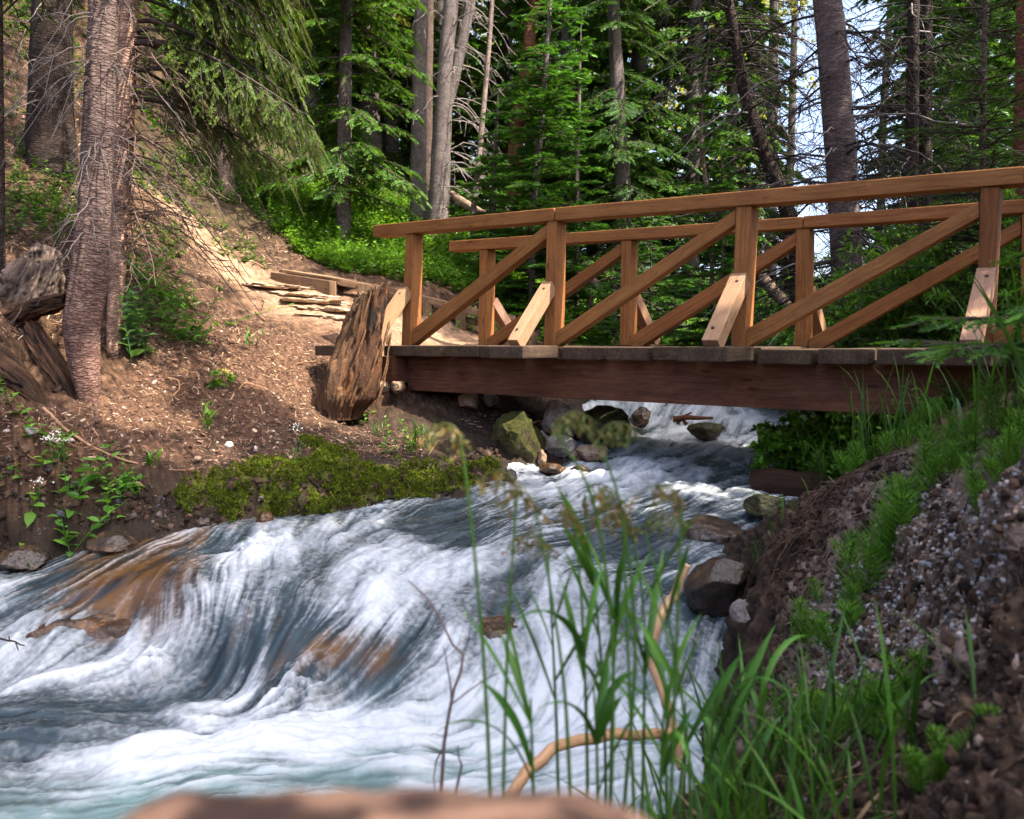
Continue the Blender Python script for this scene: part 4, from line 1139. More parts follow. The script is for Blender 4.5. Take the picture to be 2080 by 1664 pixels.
def crown(seed, z0, z1, Lf, per_m, elev, sag, tl, gap2, gap3, twig, c0, c1, hang=.12, seclen=.42, az=None, trunk=None, mb=None, tip=.6, bare=.12, cols_bark=(.07, .05, .042), br=.014):
    r = np.random.default_rng(seed); mb = mb or MB()
    n = int((z1 - z0) * per_m); zs = np.sort(r.uniform(z0, z1, n))
    P0, D, U, L = [], [], [], []; BP, BR = [], []
    for k, z in enumerate(zs):
        a = (k * 2.399 + r.normal(0, .35)) if az is None else r.uniform(*az)
        t = (z - z0) / (z1 - z0); bl = Lf(t) * r.uniform(.72, 1.15)
        if bl < .06: continue
        e = elev(t) if callable(elev) else elev; e = e + r.normal(0, .09)
        h = np.array([math.cos(a), math.sin(a), 0]); c = np.array([0, 0, z]) if trunk is None else trunk(z)
        s_ = np.linspace(0, 1, 8); side = np.cross([0, 0, 1.0], h); bend = r.normal(0, .12)
        pts = c + h * (s_ * bl)[:, None] + np.array([0, 0, 1.0]) * (bl * (math.tan(e) * s_ - sag * s_ ** 2 + .30 * sag * s_ ** 3.5))[:, None] + side * (bend * bl * s_ ** 2)[:, None]
        BP.append(pts); BR.append(np.linspace(br * (.5 + .5 * min(bl, 2)), .003, 8))
        m = max(3, int(bl * (1 - bare) / gap2)); fs = bare + (1 - bare) * (np.arange(m) + r.random(m) * .6) / m
        tg = unit(np.gradient(pts, axis=0))
        for i, f in enumerate(fs):
            p = np.array([np.interp(f, s_, pts[:, q]) for q in range(3)]); d0 = np.array([np.interp(f, s_, tg[:, q]) for q in range(3)])
            up = unit(np.cross(d0, side * 1.0)); up = up if up[2] > 0 else -up
            sgn = 1 if i % 2 else -1
            an = sgn * (R(54) + r.normal(0, .15)) * (1 - .25 * f)
            d = rot_about(d0[None], up[None], np.array([an]))[0]
            l = min(seclen, bl * .55) * (1.05 - .72 * f) * (.35 + .65 * min(1, f / .25)) * r.uniform(.7, 1.2)
            P0.append(p); D.append(d); U.append(up); L.append(l)
        P0.append(pts[-2]); D.append(tg[-1]); U.append(np.array([0, 0, 1.0])); L.append(min(.3, bl * .3))
    v, q = tubes(np.array(BP), np.array(BR), 4); mb.add(v, q, 0, cols_bark)
    sprays(r, mb, np.array(P0), np.array(D), np.array(U), np.maximum(.05, np.array(L)), twig, tl, gap3, c0, c1, hang, tip)
    return mb


def trunk_mesh(pts, rad, sides=18, seed=0, flare=0., sub=8, col=(1, 1, 1), rough=.06, mb=None, knots=0):
    """pts local points from base up"""
    P = np.array(pts, float); t = np.linspace(0, len(P) - 1, (len(P) - 1) * sub + 1)
    q = np.stack([np.interp(t, np.arange(len(P)), P[:, i]) for i in range(3)], 1)
    for _ in range(3): q[1:-1] = (q[:-2] + 2 * q[1:-1] + q[2:]) / 4
    rr = np.interp(t, np.arange(len(P)), rad)
    v, f = tubes(q, rr, sides)
    L = np.concatenate([[0], np.cumsum(np.linalg.norm(np.diff(q, axis=0), axis=1))])
    th = np.tile(np.arange(sides) / sides * 6.2832, len(q)); ll = np.repeat(L, sides); r0 = np.repeat(rr, sides); cen = np.repeat(q, sides, 0)
    n = fbm(np.cos(th) * 2 + seed, np.sin(th) * 2, ll * 2.2, seed, 4) - .5
    lob = np.cos(th * 3 + seed) * .25 + np.cos(th * 5 + seed * 2) * .15
    k = 1 + n * rough * 4 + flare * np.exp(-ll / .22) * (1 + lob)
    v = cen + (v - cen) * k[:, None]
    loc = np.stack([np.cos(th) * r0.mean() * 1.0, np.sin(th) * r0.mean(), ll], 1) + seed
    if callable(col): col = col(ll, th)
    mb = mb or MB(); mb.add(v, f, 0, col, loc)
    return mb


def dead_twigs(r, mb, n, zr, Lr, tr, az=None, sag=.35, elev=.1, col=(.22, .19, .18), r0=.010, sub=7, mi=0, r1=.0022, curl=.25, subl=.45):
    BP, BR, SP, SR = [], [], [], []
    for k in range(n):
        z = r.uniform(*zr); a = r.uniform(0, 6.283) if az is None else r.uniform(*az); l = r.uniform(*Lr)
        h = np.array([math.cos(a), math.sin(a), 0]); side = np.array([-h[1], h[0], 0]); s_ = np.linspace(0, 1, 9)
        e = math.tan(elev + r.normal(0, .15)); w_ = r.normal(0, curl)
        pts = tr(z) + h * (s_ * l)[:, None] + np.array([0, 0, 1.0]) * (l * (e * s_ - (sag + r.normal(0, .1)) * s_ ** 2))[:, None] + side * (w_ * l * s_ ** 2)[:, None]
        pts[1:] += r.normal(0, .012 * l, (8, 3)); BP.append(pts); BR.append(np.linspace(r0 * (.6 + .4 * l), r1, 9))
        for j in range(int(sub * l)):
            f = r.uniform(.15, 1); p = np.array([np.interp(f, s_, pts[:, q]) for q in range(3)]); ll = subl * l ** .5 * r.uniform(.3, 1.0) * (1.1 - .6 * f)
            d = unit(h * r.uniform(.2, 1) + side * r.choice([-1, 1]) * r.uniform(.4, 1) + np.array([0, 0, r.normal(-.25, .3)]))
            g = np.linspace(0, 1, 5); q = p + d * (g * ll)[:, None] - np.array([0, 0, 1.0]) * (ll * r.uniform(.1, .5) * g ** 2)[:, None]
            q[1:] += r.normal(0, .05 * ll, (4, 3)); SP.append(q); SR.append(np.linspace(.0042, .0016, 5))
    v, q = tubes(np.array(BP), np.array(BR), 5); mb.add(v, q, mi, col)
    if SP: v, q = tubes(np.array(SP), np.array(SR), 3); mb.add(v, q, mi, np.array(col) * .9)
    return mb


def px_trunk(pts, d, ztop=None):
    """photo points (x, y, width) from base up at distance d -> world points and radii, carried on to the tree's top"""
    W = [at(x, y, d) for x, y, _ in pts]; Rd = [w_ / 2 / F * d * 1.02 for *_, w_ in pts]
    if ztop:
        dirv = unit(W[-1] - W[-2]); k = (ztop - W[-1][2]) / dirv[2]
        for t in (.33, .66, 1):
            W.append(W[-1] * 0 + at(*pts[-1][:2], d) + dirv * k * t); Rd.append(Rd[len(pts) - 1] * (1 - t * .8))
    return np.array(W), np.array(Rd)


def trunk_fn(W):
    def f(z):
        return np.array([np.interp(z, W[:, 2], W[:, 0]), np.interp(z, W[:, 2], W[:, 1]), z])
    return f


GREEN_D, GREEN_L = (.034, .10, .016), (.165, .34, .035)
FIR_D, FIR_L = (.028, .10, .018), (.14, .36, .035)
SPR_D, SPR_L = (.030, .064, .014), (.165, .25, .035)


def tree_thing(name, label, pts, d, ztop, bark, flare=.35, group=None, seed=0, sides=18, rough=.05, col=(1, 1, 1), sub=8):
    W, Rd = px_trunk(pts, d, ztop); b = W[0].copy()
    g = H(b[0], b[1])[0]
    if b[2] > g - .06:                               # carry the foot into the ground
        W = np.concatenate([[[b[0], b[1], g - .45]], W]); Rd = np.concatenate([[Rd[0]], Rd])
    b = W[0].copy()
    root = thing(name, label, 'tree', b, group)
    trunk_mesh(W - b, Rd, sides, seed, flare, sub, col, rough).build('trunk', bark, root)
    return root, W - b, b


# --- left: the near tree with flaky bark
r_ = np.random.default_rng(5)
root, W, b = tree_thing('spruce_tree', 'near grey brown flaky trunk on the dirt bank in front of the pale trunk', [(181, 815, 40), (171, 740, 56), (166, 660, 66), (178, 580, 67), (192, 420, 61), (203, 220, 57), (212, 0, 51)], 5.4, 9.5, M_BARK, .25, None, 3, 40, .07, lambda l, t: np.array([1.0, 1.0, 1.0]) + (smooth(1.9, .3, l) * (.4 + 1.2 * fbm(np.cos(t) * 4, np.sin(t) * 4, l * 14, 7, 3)))[:, None] * np.array([.30, .02, -.08]) + ((fbm(np.cos(t) * 9, np.sin(t) * 9, l * 55, 8, 2) - .5) * 1.1)[:, None], 40)
tf = trunk_fn(W)
mb = MB(); dead_twigs(r_, mb, 34, (1.2, 3.6), (.18, .6), tf, None, .9, .25, (.11, .09, .085), .006, 6)
dead_twigs(r_, mb, 16, (1.5, 3.2), (.25, .7), tf, (-2.6, -.6), 1.3, .2, (.10, .085, .08), .005, 4)
mb.build('dead_branches', M_TWIG, root)
crown(11, 4.2, 9.2, lambda t: 1.9 * (1 - t) + .2, 9, .1, .45, .16, .12, .07, TW_MID, SPR_D, SPR_L, .25, trunk=tf).build('crown', [M_TWIG, M_NEEDLE], root)
for (x0, y0), (x1, y1), rr in (((190, 800), (198, 862), .022), ((165, 700), (118, 705), .02), ((195, 800), (235, 815), .015), ((160, 770), (110, 800), .03), ((198, 850), (172, 900), .012)):
    p, q = on_ground(x0, y0), on_ground(x1, y1); tt = np.linspace(0, 1, 8)[:, None]
    pts = p * (1 - tt) + q * tt; pts[:, 2] = H(pts[:, 0], pts[:, 1]) + rr * .2
    v, f = tubes(pts - b, np.linspace(rr, rr * .4, 8), 8); mb = MB(); mb.add(v, f, 0, (.8, .7, .62), v); mb.build('root', M_BARK, root)

# --- left: spruce with drooping boughs, sunlight put into its pale bark colour
root, W, b = tree_thing('spruce_tree', 'trunk painted pale as if sunlit behind the near trunk carrying the big drooping boughs', [(230, 690, 26), (238, 560, 31), (246, 420, 34), (253, 250, 35), (259, 100, 35), (262, 0, 35)], 6.1, 11, M_BARK, .3, None, 6, 26, .06, (2.6, 2.3, 1.95))
tf = trunk_fn(W); z_at = lambda y: at(250, y, 6.1)[2] - b[2]
mb = MB()
crown(21, z_at(200), z_at(-420), lambda t: 1.26 - .05 * t, 17, lambda t: .12 - .05 * t, .75, .15, .06, .030, TW_NEAR, SPR_D, SPR_L, 1.0, .5, az=(-.22, .95), trunk=tf, mb=mb, tip=.75, bare=.22, br=.017)
crown(22, z_at(-100), 9.2, lambda t: 2.0 * (1 - t) + .3, 9, .1, .5, .15, .13, .07, TW_MID, SPR_D, SPR_L, .4, trunk=tf, mb=mb, az=(.2, 5.1))
mb.build('crown', [M_TWIG, M_NEEDLE], root)
mb = MB(); dead_twigs(r_, mb, 55, (z_at(520), z_at(20)), (.3, 1.15), tf, (-1.0, 1.0), .75, .1, (.13, .09, .07), .008, 11)
dead_twigs(r_, mb, 24, (z_at(480), z_at(0)), (.2, .6), tf, (1.2, 5), .8, .1, (.10, .085, .08), .006, 6)
mb.build('dead_branches', M_TWIG, root)

# --- far left trunk, its shade put into the dark bark colour
root, W, b = tree_thing('spruce_tree', 'thick dark trunk high on the left slope', [(104, 275, 88), (104, 220, 78), (104, 100, 74), (106, 0, 70)], 8.4, 13, M_BARKDARK, .35, None, 9, 22, .05, (.6, .58, .55))
crown(31, 3.5, 11, lambda t: 2.4 * (1 - t) + .3, 8, .05, .4, .17, .15, .08, TW_MID, SPR_D, SPR_L, .3, trunk=trunk_fn(W)).build('crown', [M_TWIG, M_NEEDLE], root)
mb = MB(); dead_twigs(r_, mb, 22, (.5, 3.4), (.3, 1.2), trunk_fn(W), None, .8, .1, (.14, .12, .11), .008, 6); mb.build('dead_branches', M_TWIG, root)
root, W, b = tree_thing('spruce_tree', 'thin dark stem at the left edge beside the grey dead stump', [(-4, 560, 26), (-4, 430, 24), (-6, 200, 24), (-8, 0, 22)], 6.2, 9, M_BARKDARK, .3, None, 10, 14)
crown(33, 3.4, 8.6, lambda t: 1.4 * (1 - t) + .2, 8, .05, .4, .16, .14, .08, TW_MID, SPR_D, SPR_L, .3, trunk=trunk_fn(W)).build('crown', [M_TWIG, M_NEEDLE], root)
root, W, b = tree_thing('spruce_tree', 'pale patchy trunk seen through the drooping boughs', [(462, 400, 30), (458, 330, 28), (452, 180, 27), (448, 0, 26)], 11.4, 13, M_BARKGREY, .3, None, 12, 14, col=(1.3, 1.15, 1))
crown(34, 4.6, 12, lambda t: 1.7 * (1 - t) + .2, 8, .05, .4, .17, .15, .08, TW_MID, SPR_D, SPR_L, .3, trunk=trunk_fn(W)).build('crown', [M_TWIG, M_NEEDLE], root)

# --- lodgepole trunks in the middle
root, W, b = tree_thing('pine_tree', 'straight grey pine trunk just left of the forked trunk', [(850, 425, 34), (850, 330, 30), (852, 150, 28), (856, 0, 26)], 12.2, 15, M_BARKGREY, .2, 'grey pine trunks', 14, 14)
tf = trunk_fn(W); mb = MB(); dead_twigs(r_, mb, 16, (1.4, 5), (.3, .9), tf, None, .8, .3, (.2, .17, .16), .008, 6); mb.build('dead_branches', M_TWIG, root)
root, W, b = tree_thing('pine_tree', 'slim brown pine trunk squeezed between the grey trunk and the forked trunk', [(868, 425, 22), (868, 300, 20), (870, 150, 18), (872, 0, 16)], 13.2, 15, M_BARKGREY, .2, 'grey pine trunks', 15, 12, col=(.8, .68, .62))
W1, R1 = px_trunk([(889, 440, 44), (893, 380, 40), (899, 250, 35), (908, 100, 30), (917, 0, 28)], 11.9, 15)
root, W, b = tree_thing('pine_tree', 'forked grey pine with curled dead branches above the leafy slope', [(889, 440, 44), (893, 380, 40), (899, 250, 35), (908, 100, 30), (917, 0, 28)], 11.9, 15, M_BARKGREY, .2, 'grey pine trunks', 16, 18)
W2, R2 = px_trunk([(902, 235, 22), (914, 190, 24), (934, 110, 22), (944, 60, 21), (957, 0, 20)], 11.9, 13)
trunk_mesh(W2 - b, R2, 14, 17).build('forked_stem', M_BARKGREY, root)
tf = trunk_fn(W); mb = MB(); dead_twigs(r_, mb, 46, (.7, 5), (.3, 1.05), tf, (-1.3, 1.0), .95, .45, (.27, .23, .21), .010, 7)
dead_twigs(r_, mb, 14, (.7, 5), (.2, .5), tf, (2, 4.2), .8, .3, (.2, .17, .16), .008, 5); mb.build('dead_branches', M_TWIG, root)
root, W, b = tree_thing('dead_snag', 'thin pale leaning snag between the forked pine and the young fir', [(960, 440, 12), (972, 330, 11), (984, 200, 10), (993, 100, 9), (1000, 0, 8)], 11.2, 8.5, M_BARKGREY, .1, None, 18, 10, col=(1.5, 1.35, 1.25))
mb = MB(); dead_twigs(r_, mb, 22, (.8, 5), (.15, .5), trunk_fn(W), None, .7, .3, (.2, .17, .15), .005, 6); mb.build('dead_branches', M_TWIG, root)
root, W, b = tree_thing('pine_tree', 'crooked orange barked pine behind the young fir', [(1040, 420, 34), (1050, 260, 30), (1072, 130, 26), (1078, 60, 24), (1086, 0, 22)], 14.5, 16, M_BARKRED, .2, 'orange pine trunks', 19, 14, col=(1.3, 1.2, 1))
mb = MB(); dead_twigs(r_, mb, 26, (2, 6), (.3, 1.3), trunk_fn(W), None, .6, .3, (.24, .19, .15), .009, 7); mb.build('dead_branches', M_TWIG, root)
root, W, b = tree_thing('pine_tree', 'straight orange barked pine rising behind the fir tops', [(1166, 420, 28), (1162, 200, 24), (1157, 60, 20), (1156, 0, 20)], 16, 17, M_BARKRED, .2, 'orange pine trunks', 20, 12, col=(1.3, 1.2, 1))
crown(41, 6.5, 14, lambda t: 1.3 * (1 - t) + .3, 5, .3, .2, .2, .2, .1, TW_FAR, GREEN_D, GREEN_L, .1, trunk=trunk_fn(W)).build('crown', [M_TWIG, M_NEEDLE], root)

# --- the firs
def fir(label, pts, d, ztop, seed, half, zc, c0=FIR_D, c1=FIR_L, twig=TW_MID, per=22, tl=.115, sag=.12, elev=.12, hang=.08, gap2=.05, gap3=.034, bark=M_BARKGREY, power=.8, tip=.75, group=None, sec=.30, name='fir_tree', col=(1, 1, 1)):
    root, W, b = tree_thing(name, label, pts, d, ztop, bark, .15, group, seed, 12, .03, col)
    top = W[-1][2]
    crown(seed, zc, top - .03, lambda t: half * (1 - t) ** power + .04, per, elev, sag, tl, gap2, gap3, twig, c0, c1, hang, sec, trunk=trunk_fn(W), tip=tip).build('crown', [M_TWIG, M_NEEDLE], root)
    return root


fir('tall green fir with weeping boughs behind the retaining timbers', [(697, 400, 30), (699, 300, 28), (702, 100, 24), (704, 0, 22)], 11.0, 10.5, 51, 1.15, .95, GREEN_D, (.12, .235, .03), per=17, tl=.15, sag=.42, elev=.02, hang=.4, gap2=.08, gap3=.045, sec=.40, power=.6)
fir('bright layered young fir with pale stem in the middle above the bridge rail', [(1080, 450, 14), (1092, 330, 12), (1108, 150, 10), (1118, 0, 8)], 10.0, 6.4, 52, .98, .1, per=24)
fir('small young fir left of the bright layered fir', [(1000, 470, 10), (1004, 380, 9), (1008, 280, 8)], 10.6, 4.55, 53, .55, .05, per=24)
fir('slim young fir touching the right side of the bright layered fir', [(1172, 450, 10), (1172, 340, 9), (1176, 200, 8)], 10.4, 5.3, 54, .50, .05, per=24)
fir('tall dark fir with shaggy boughs right of the young firs', [(1268, 470, 34), (1262, 300, 30), (1250, 100, 26), (1246, 0, 24)], 12.6, 11.5, 55, 1.25, .3, (.022, .065, .018), (.10, .22, .035), per=17, tl=.16, sag=.5, elev=.0, hang=.35, gap2=.085, gap3=.05, sec=.42, power=.6, tip=.6)
fir('small fir with bare pale curving leader above the middle bridge post', [(1448, 470, 9), (1436, 390, 9), (1426, 300, 8), (1424, 230, 7), (1434, 140, 5)], 9.3, 4.75, 56, .62, .1, per=20, col=(1.6, 1.4, 1.2), tip=.85)
fir('very small fir beside the curving leader', [(1468, 480, 6), (1468, 400, 5), (1466, 330, 4)], 9.0, 3.6, 57, .36, .05, per=22, tip=.85)
fir('dark fir with bright green tips at the right edge behind the rail', [(1996, 480, 12), (1996, 300, 11), (1999, 100, 9), (2002, 0, 8)], 6.6, 5.4, 58, .85, .3, (.018, .055, .016), (.14, .34, .035), per=28, tl=.10, gap2=.055, gap3=.03, tip=.7, bark=M_BARK, twig=TW_NEAR)
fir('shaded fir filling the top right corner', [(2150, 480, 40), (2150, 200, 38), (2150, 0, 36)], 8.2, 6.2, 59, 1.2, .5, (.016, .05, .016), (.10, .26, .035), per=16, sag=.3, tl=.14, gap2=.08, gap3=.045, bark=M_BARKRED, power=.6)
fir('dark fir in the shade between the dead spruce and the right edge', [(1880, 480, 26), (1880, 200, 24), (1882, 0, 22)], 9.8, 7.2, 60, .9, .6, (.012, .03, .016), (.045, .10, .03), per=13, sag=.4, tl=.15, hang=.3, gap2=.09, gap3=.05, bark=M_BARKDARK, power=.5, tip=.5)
root, W, b = tree_thing('pine_tree', 'reddish trunk at the right edge behind the tipped fir', [(2078, 480, 42), (2082, 250, 40), (2088, 0, 38)], 7.6, 8.5, M_BARKRED, .2, None, 23, 14, col=(1.1, .9, .9))
crown(42, 5.5, 8.2, lambda t: .7 * (1 - t) + .3, 5, .3, .2, .2, .2, .1, TW_FAR, GREEN_D, GREEN_L, .1, trunk=trunk_fn(W)).build('crown', [M_TWIG, M_NEEDLE], root)

# --- the half dead spruce on the right
def dead_spruce(label, pts, d, ztop, seed, n, ln, bark, live=0, col=(1, 1, 1)):
    root, W, b = tree_thing('dead_spruce', label, pts, d, ztop, bark, .15, None, seed, 20, .05, col)
    r = np.random.default_rng(seed); tf = trunk_fn(W); mb = MB()
    dead_twigs(r, mb, n, (.5, W[-1][2] * .75), ln, tf, None, .55, .12, (.040, .031, .028), .012, 21, curl=.2, subl=.55)
    dead_twigs(r, mb, n // 4, (.8, 4.8), ln, tf, None, .5, .1, (.22, .19, .18), .010, 4)
    mb.build('dead_branches', M_TWIG, root)
    if live: crown(seed, W[-1][2] * .42, W[-1][2], lambda t: 1.7 * (1 - t) + .2, live, .0, .4, .16, .13, .08, TW_MID, (.012, .03, .018), (.04, .085, .03), .4, trunk=tf, tip=.5).build('crown', [M_TWIG, M_NEEDLE], root)


dead_spruce('thick grey spruce trunk with dark dead boughs standing against the bright sky', [(1722, 560, 60), (1712, 380, 58), (1700, 200, 58), (1690, 80, 56), (1680, 0, 52)], 8.2, 9.0, 61, 84, (.7, 1.85), M_BARK, 0, (1.15, 1.25, 1.38))
dead_spruce('dark leaning dead spruce tangle left of the thick grey spruce trunk', [(1612, 470, 30), (1590, 400, 30), (1560, 330, 28), (1515, 200, 24), (1490, 60, 20), (1478, 0, 20)], 9.6, 7.5, 62, 80, (.6, 1.6), M_BARKDARK)
dead_spruce('dead bough tangle right of the thick grey spruce trunk', [(1850, 470, 26), (1852, 300, 24), (1856, 0, 22)], 9.0, 7.0, 63, 60, (.6, 1.5), M_BARKDARK)

# --- forest behind: a few kinds, copied
protos = []
for k, (h, half, sd, c0, c1) in enumerate([(11, 1.25, 71, GREEN_D, GREEN_L), (13, 1.5, 72, (.028, .08, .018), (.13, .28, .035)), (9, 1.05, 73, FIR_D, FIR_L)]):
    me_t = trunk_mesh([(0, 0, -.3), (0, 0, h * .5), (0.1, 0, h)], [.15, .09, .01], 9, sd, .2, 6).mesh('trunk', [M_BARKGREY])
    me_c = crown(sd, .7, h - .05, lambda t: half * (1 - t) ** .75 + .06, 12, .02, .35, .27, .13, .09, TW_FAR, c0, c1, .22, .5, tip=.7).mesh('crown', [M_TWIG, M_NEEDLE])
    protos.append((me_t, me_c, h))
me_t = trunk_mesh([(0, 0, -.3), (.1, 0, 5), (0, .1, 10), (.2, 0, 14)], [.15, .12, .09, .02], 9, 77, .2, 6).mesh('trunk', [M_BARKGREY])
me_c = crown(78, 7.5, 14, lambda t: 1.3 * (1 - t) ** .6 + .2, 8, .25, .15, .22, .2, .11, TW_FAR, (.035, .06, .02), (.16, .22, .04), .1, .5, tip=.8).mesh('crown', [M_TWIG, M_NEEDLE])
protos.append((me_t, me_c, 14))


def forest_tree(kind, p, rz, sc, label, group, name):
    t_ = thing(name, label, 'tree', p, group, rz); t_.scale = (sc,) * 3
    for nm, me in (('trunk', protos[kind][0]), ('crown', protos[kind][1])):
        o = bpy.data.objects.new(nm, me); COL.objects.link(o); o.parent = t_
    return t_


rb = np.random.default_rng(17)
spots = []
for px, d in [(590, 17), (640, 14.5), (760, 15), (800, 19), (560, 22), (680, 24), (740, 27), (830, 24), (900, 17), (940, 21), (1030, 18), (1075, 25), (1120, 20), (1150, 14.5), (1200, 17), (1215, 23), (1290, 16), (1400, 14), (1475, 15), (1500, 23), (1560, 20), (1590, 28), (1780, 27), (1860, 21), (1900, 16), (1935, 26), (1960, 13), (2010, 18), (2060, 15), (2090, 22), (2160, 13), (420, 18), (360, 22), (300, 19), (480, 25), (240, 15), (160, 17), (60, 18), (1265, 30), (880, 31), (620, 33), (1100, 36), (1530, 33), (1830, 36), (1970, 34), (780, 37), (500, 36)]:
    x = (px - 1040) / F * d; spots.append((x, d, px))
for x, y, px in spots:
    k = int(rb.choice([0, 1, 2, 3], p=[.36, .28, .2, .16]))
    thin = 1500 < px < 1850
    if thin: k = 3
    nm, lb, gp = ('pine_tree', 'bare stemmed pine with high crown deep in the forest', 'pines deep in the forest') if k == 3 else ('fir_tree', 'dense green conifer deep in the forest behind the creek', 'firs deep in the forest')
    forest_tree(k, (x, y, H(x, y)[0] - .05), rb.uniform(0, 6.28), rb.uniform(.85, 1.3), lb, gp, nm)
# trees far behind, sunlight painted into their yellow green leaves
def broadleaf(seed):
    r = np.random.default_rng(seed); ml = MB(); n = 5200
    mt = trunk_mesh([(0, 0, -.3), (.05, 0, 4), (.0, .1, 9), (.1, 0, 12)], [.11, .09, .06, .01], 9, seed, .1, 6)
    c = r.normal(size=(34, 3)) * np.array([.9, .9, 2.3]) + np.array([0, 0, 6.8]); c[:, :2] *= np.clip(1.25 - np.abs(c[:, 2:] - 6) / 7, .2, 1)
    BP = np.stack([np.stack([t * c[:, 0], t * c[:, 1], c[:, 2] - .9 * (1 - t)], 1) for t in np.linspace(0, 1, 5)], 1)
    v, q = tubes(BP, np.linspace(.03, .006, 5)[None] * np.ones((34, 1)), 4); mt.add(v, q, 0, (.9, .9, .9))
    p = c[r.integers(34, size=n)] + r.normal(0, .34, (n, 3)); d = unit(r.normal(size=(n, 3)) + np.array([0, 0, -.3])); X, Y, Z = frame(d, r.normal(size=(n, 3)))
    T = np.array([(0, 0, 0), (.5, .42, .05), (1, 0, -.1), (.5, -.42, .05)]); V, Fc = place(T, np.array([(0, 2, 1), (0, 3, 2)]), X, Y, Z, p, r.uniform(.07, .15, n))
    g = r.random((n, 1)); ml.add(V, Fc, 0, np.repeat(np.array([.12, .17, .02]) * (1 - g) + np.array([.42, .40, .07]) * g, 4, 0), smooth=False)
    return mt.mesh('trunk', [M_BARKGREY]), ml.mesh('crown', [mat_leaf('sun_painted_leaves', .45)]), 12


protos.append(broadleaf(301))
for px, d in [(745, 19), (800, 17), (845, 21), (880, 25), (640, 21), (1345, 24), (1400, 21), (940, 26), (1030, 28), (1500, 27), (560, 20), (1260, 26)]:
    x = (px - 1040) / F * d
    forest_tree(4, (x, d, H(x, d)[0] - .05), rb.uniform(0, 6.28), rb.uniform(.8, 1.15), 'yellow green sun-painted aspen glimpsed between the conifer trunks', 'sun-painted trees deep in the forest', 'broadleaf_tree')
# beside the frame on the right: unseen conifers added to shade the creek
for x, y, k, sc in [(4.4, .40, 1, 1.3), (5.3, 1.75, 0, 1.15), (6.3, 5.2, 1, 1.2), (6.5, -1.2, 1, 1.4)]:
    forest_tree(k, (x, y, H(x, y)[0] - .05), rb.uniform(0, 6.28), sc, 'unseen tall conifer added beside the frame to shade the creek', 'unseen conifers added for shade', 'fir_tree')

# ------------------------------------------------------------------ plants on the ground
def poly_sample(r, pp, dens, cap=60000, world=None):
    """points strewn evenly over the real ground surface inside an outline"""
    W = np.array([on_ground(*p)[:2] for p in pp]) if world is None else np.array(world)
    q = GS['P']; ins = np.zeros(len(q), bool); j = len(W) - 1
    lo, hi = W.min(0), W.max(0); box = np.where((q[:, 0] > lo[0]) & (q[:, 0] < hi[0]) & (q[:, 1] > lo[1]) & (q[:, 1] < hi[1]))[0]; q = q[box]; ins = np.zeros(len(q), bool)
    for i in range(len(W)):
        a, b = W[i], W[j]
        c = ((a[1] > q[:, 1]) != (b[1] > q[:, 1])) & (q[:, 0] < (b[0] - a[0]) * (q[:, 1] - a[1]) / (b[1] - a[1] + 1e-12) + a[0])
        ins ^= c; j = i
    k = box[ins]; ar = GS['a'][k]; n = int(min(cap, dens * ar.sum()))
    if n < 1: k = box[:1]; ar = np.ones(1); n = 1
    idx = k[np.searchsorted(np.cumsum(ar) / ar.sum(), r.random(n)).clip(0, len(k) - 1)]
    poly_sample.n = GS['n'][idx]
    return GS['P'][idx] + GS['u'][idx] * (r.random((n, 1)) - .5) + GS['v'][idx] * (r.random((n, 1)) - .5)


LEAF_OV = (np.array([(0, 0, 0), (.32, .26, .07), (.36, 0, 0), (.32, -.26, .07), (.72, .19, .03), (.74, 0, -.04), (.72, -.19, .03), (1, 0, -.14)]),
           np.array([(0, 2, 1), (0, 3, 2), (1, 2, 5), (1, 5, 4), (3, 6, 5), (3, 5, 2), (4, 5, 7), (5, 6, 7)]))
LEAF_LN = (LEAF_OV[0] * np.array([1, .52, 1]), LEAF_OV[1])
LEAF_4 = (np.array([(0, 0, 0), (.45, .27, .06), (1, 0, -.1), (.45, -.27, .06)]), np.array([(0, 2, 1), (0, 3, 2)]))


def leaf_colors(r, n, c0, c1):
    g = r.random((n, 1)) ** 1.3
    return (np.array(c0) * (1 - g) + np.array(c1) * g) * r.uniform(.75, 1.25, (n, 1))


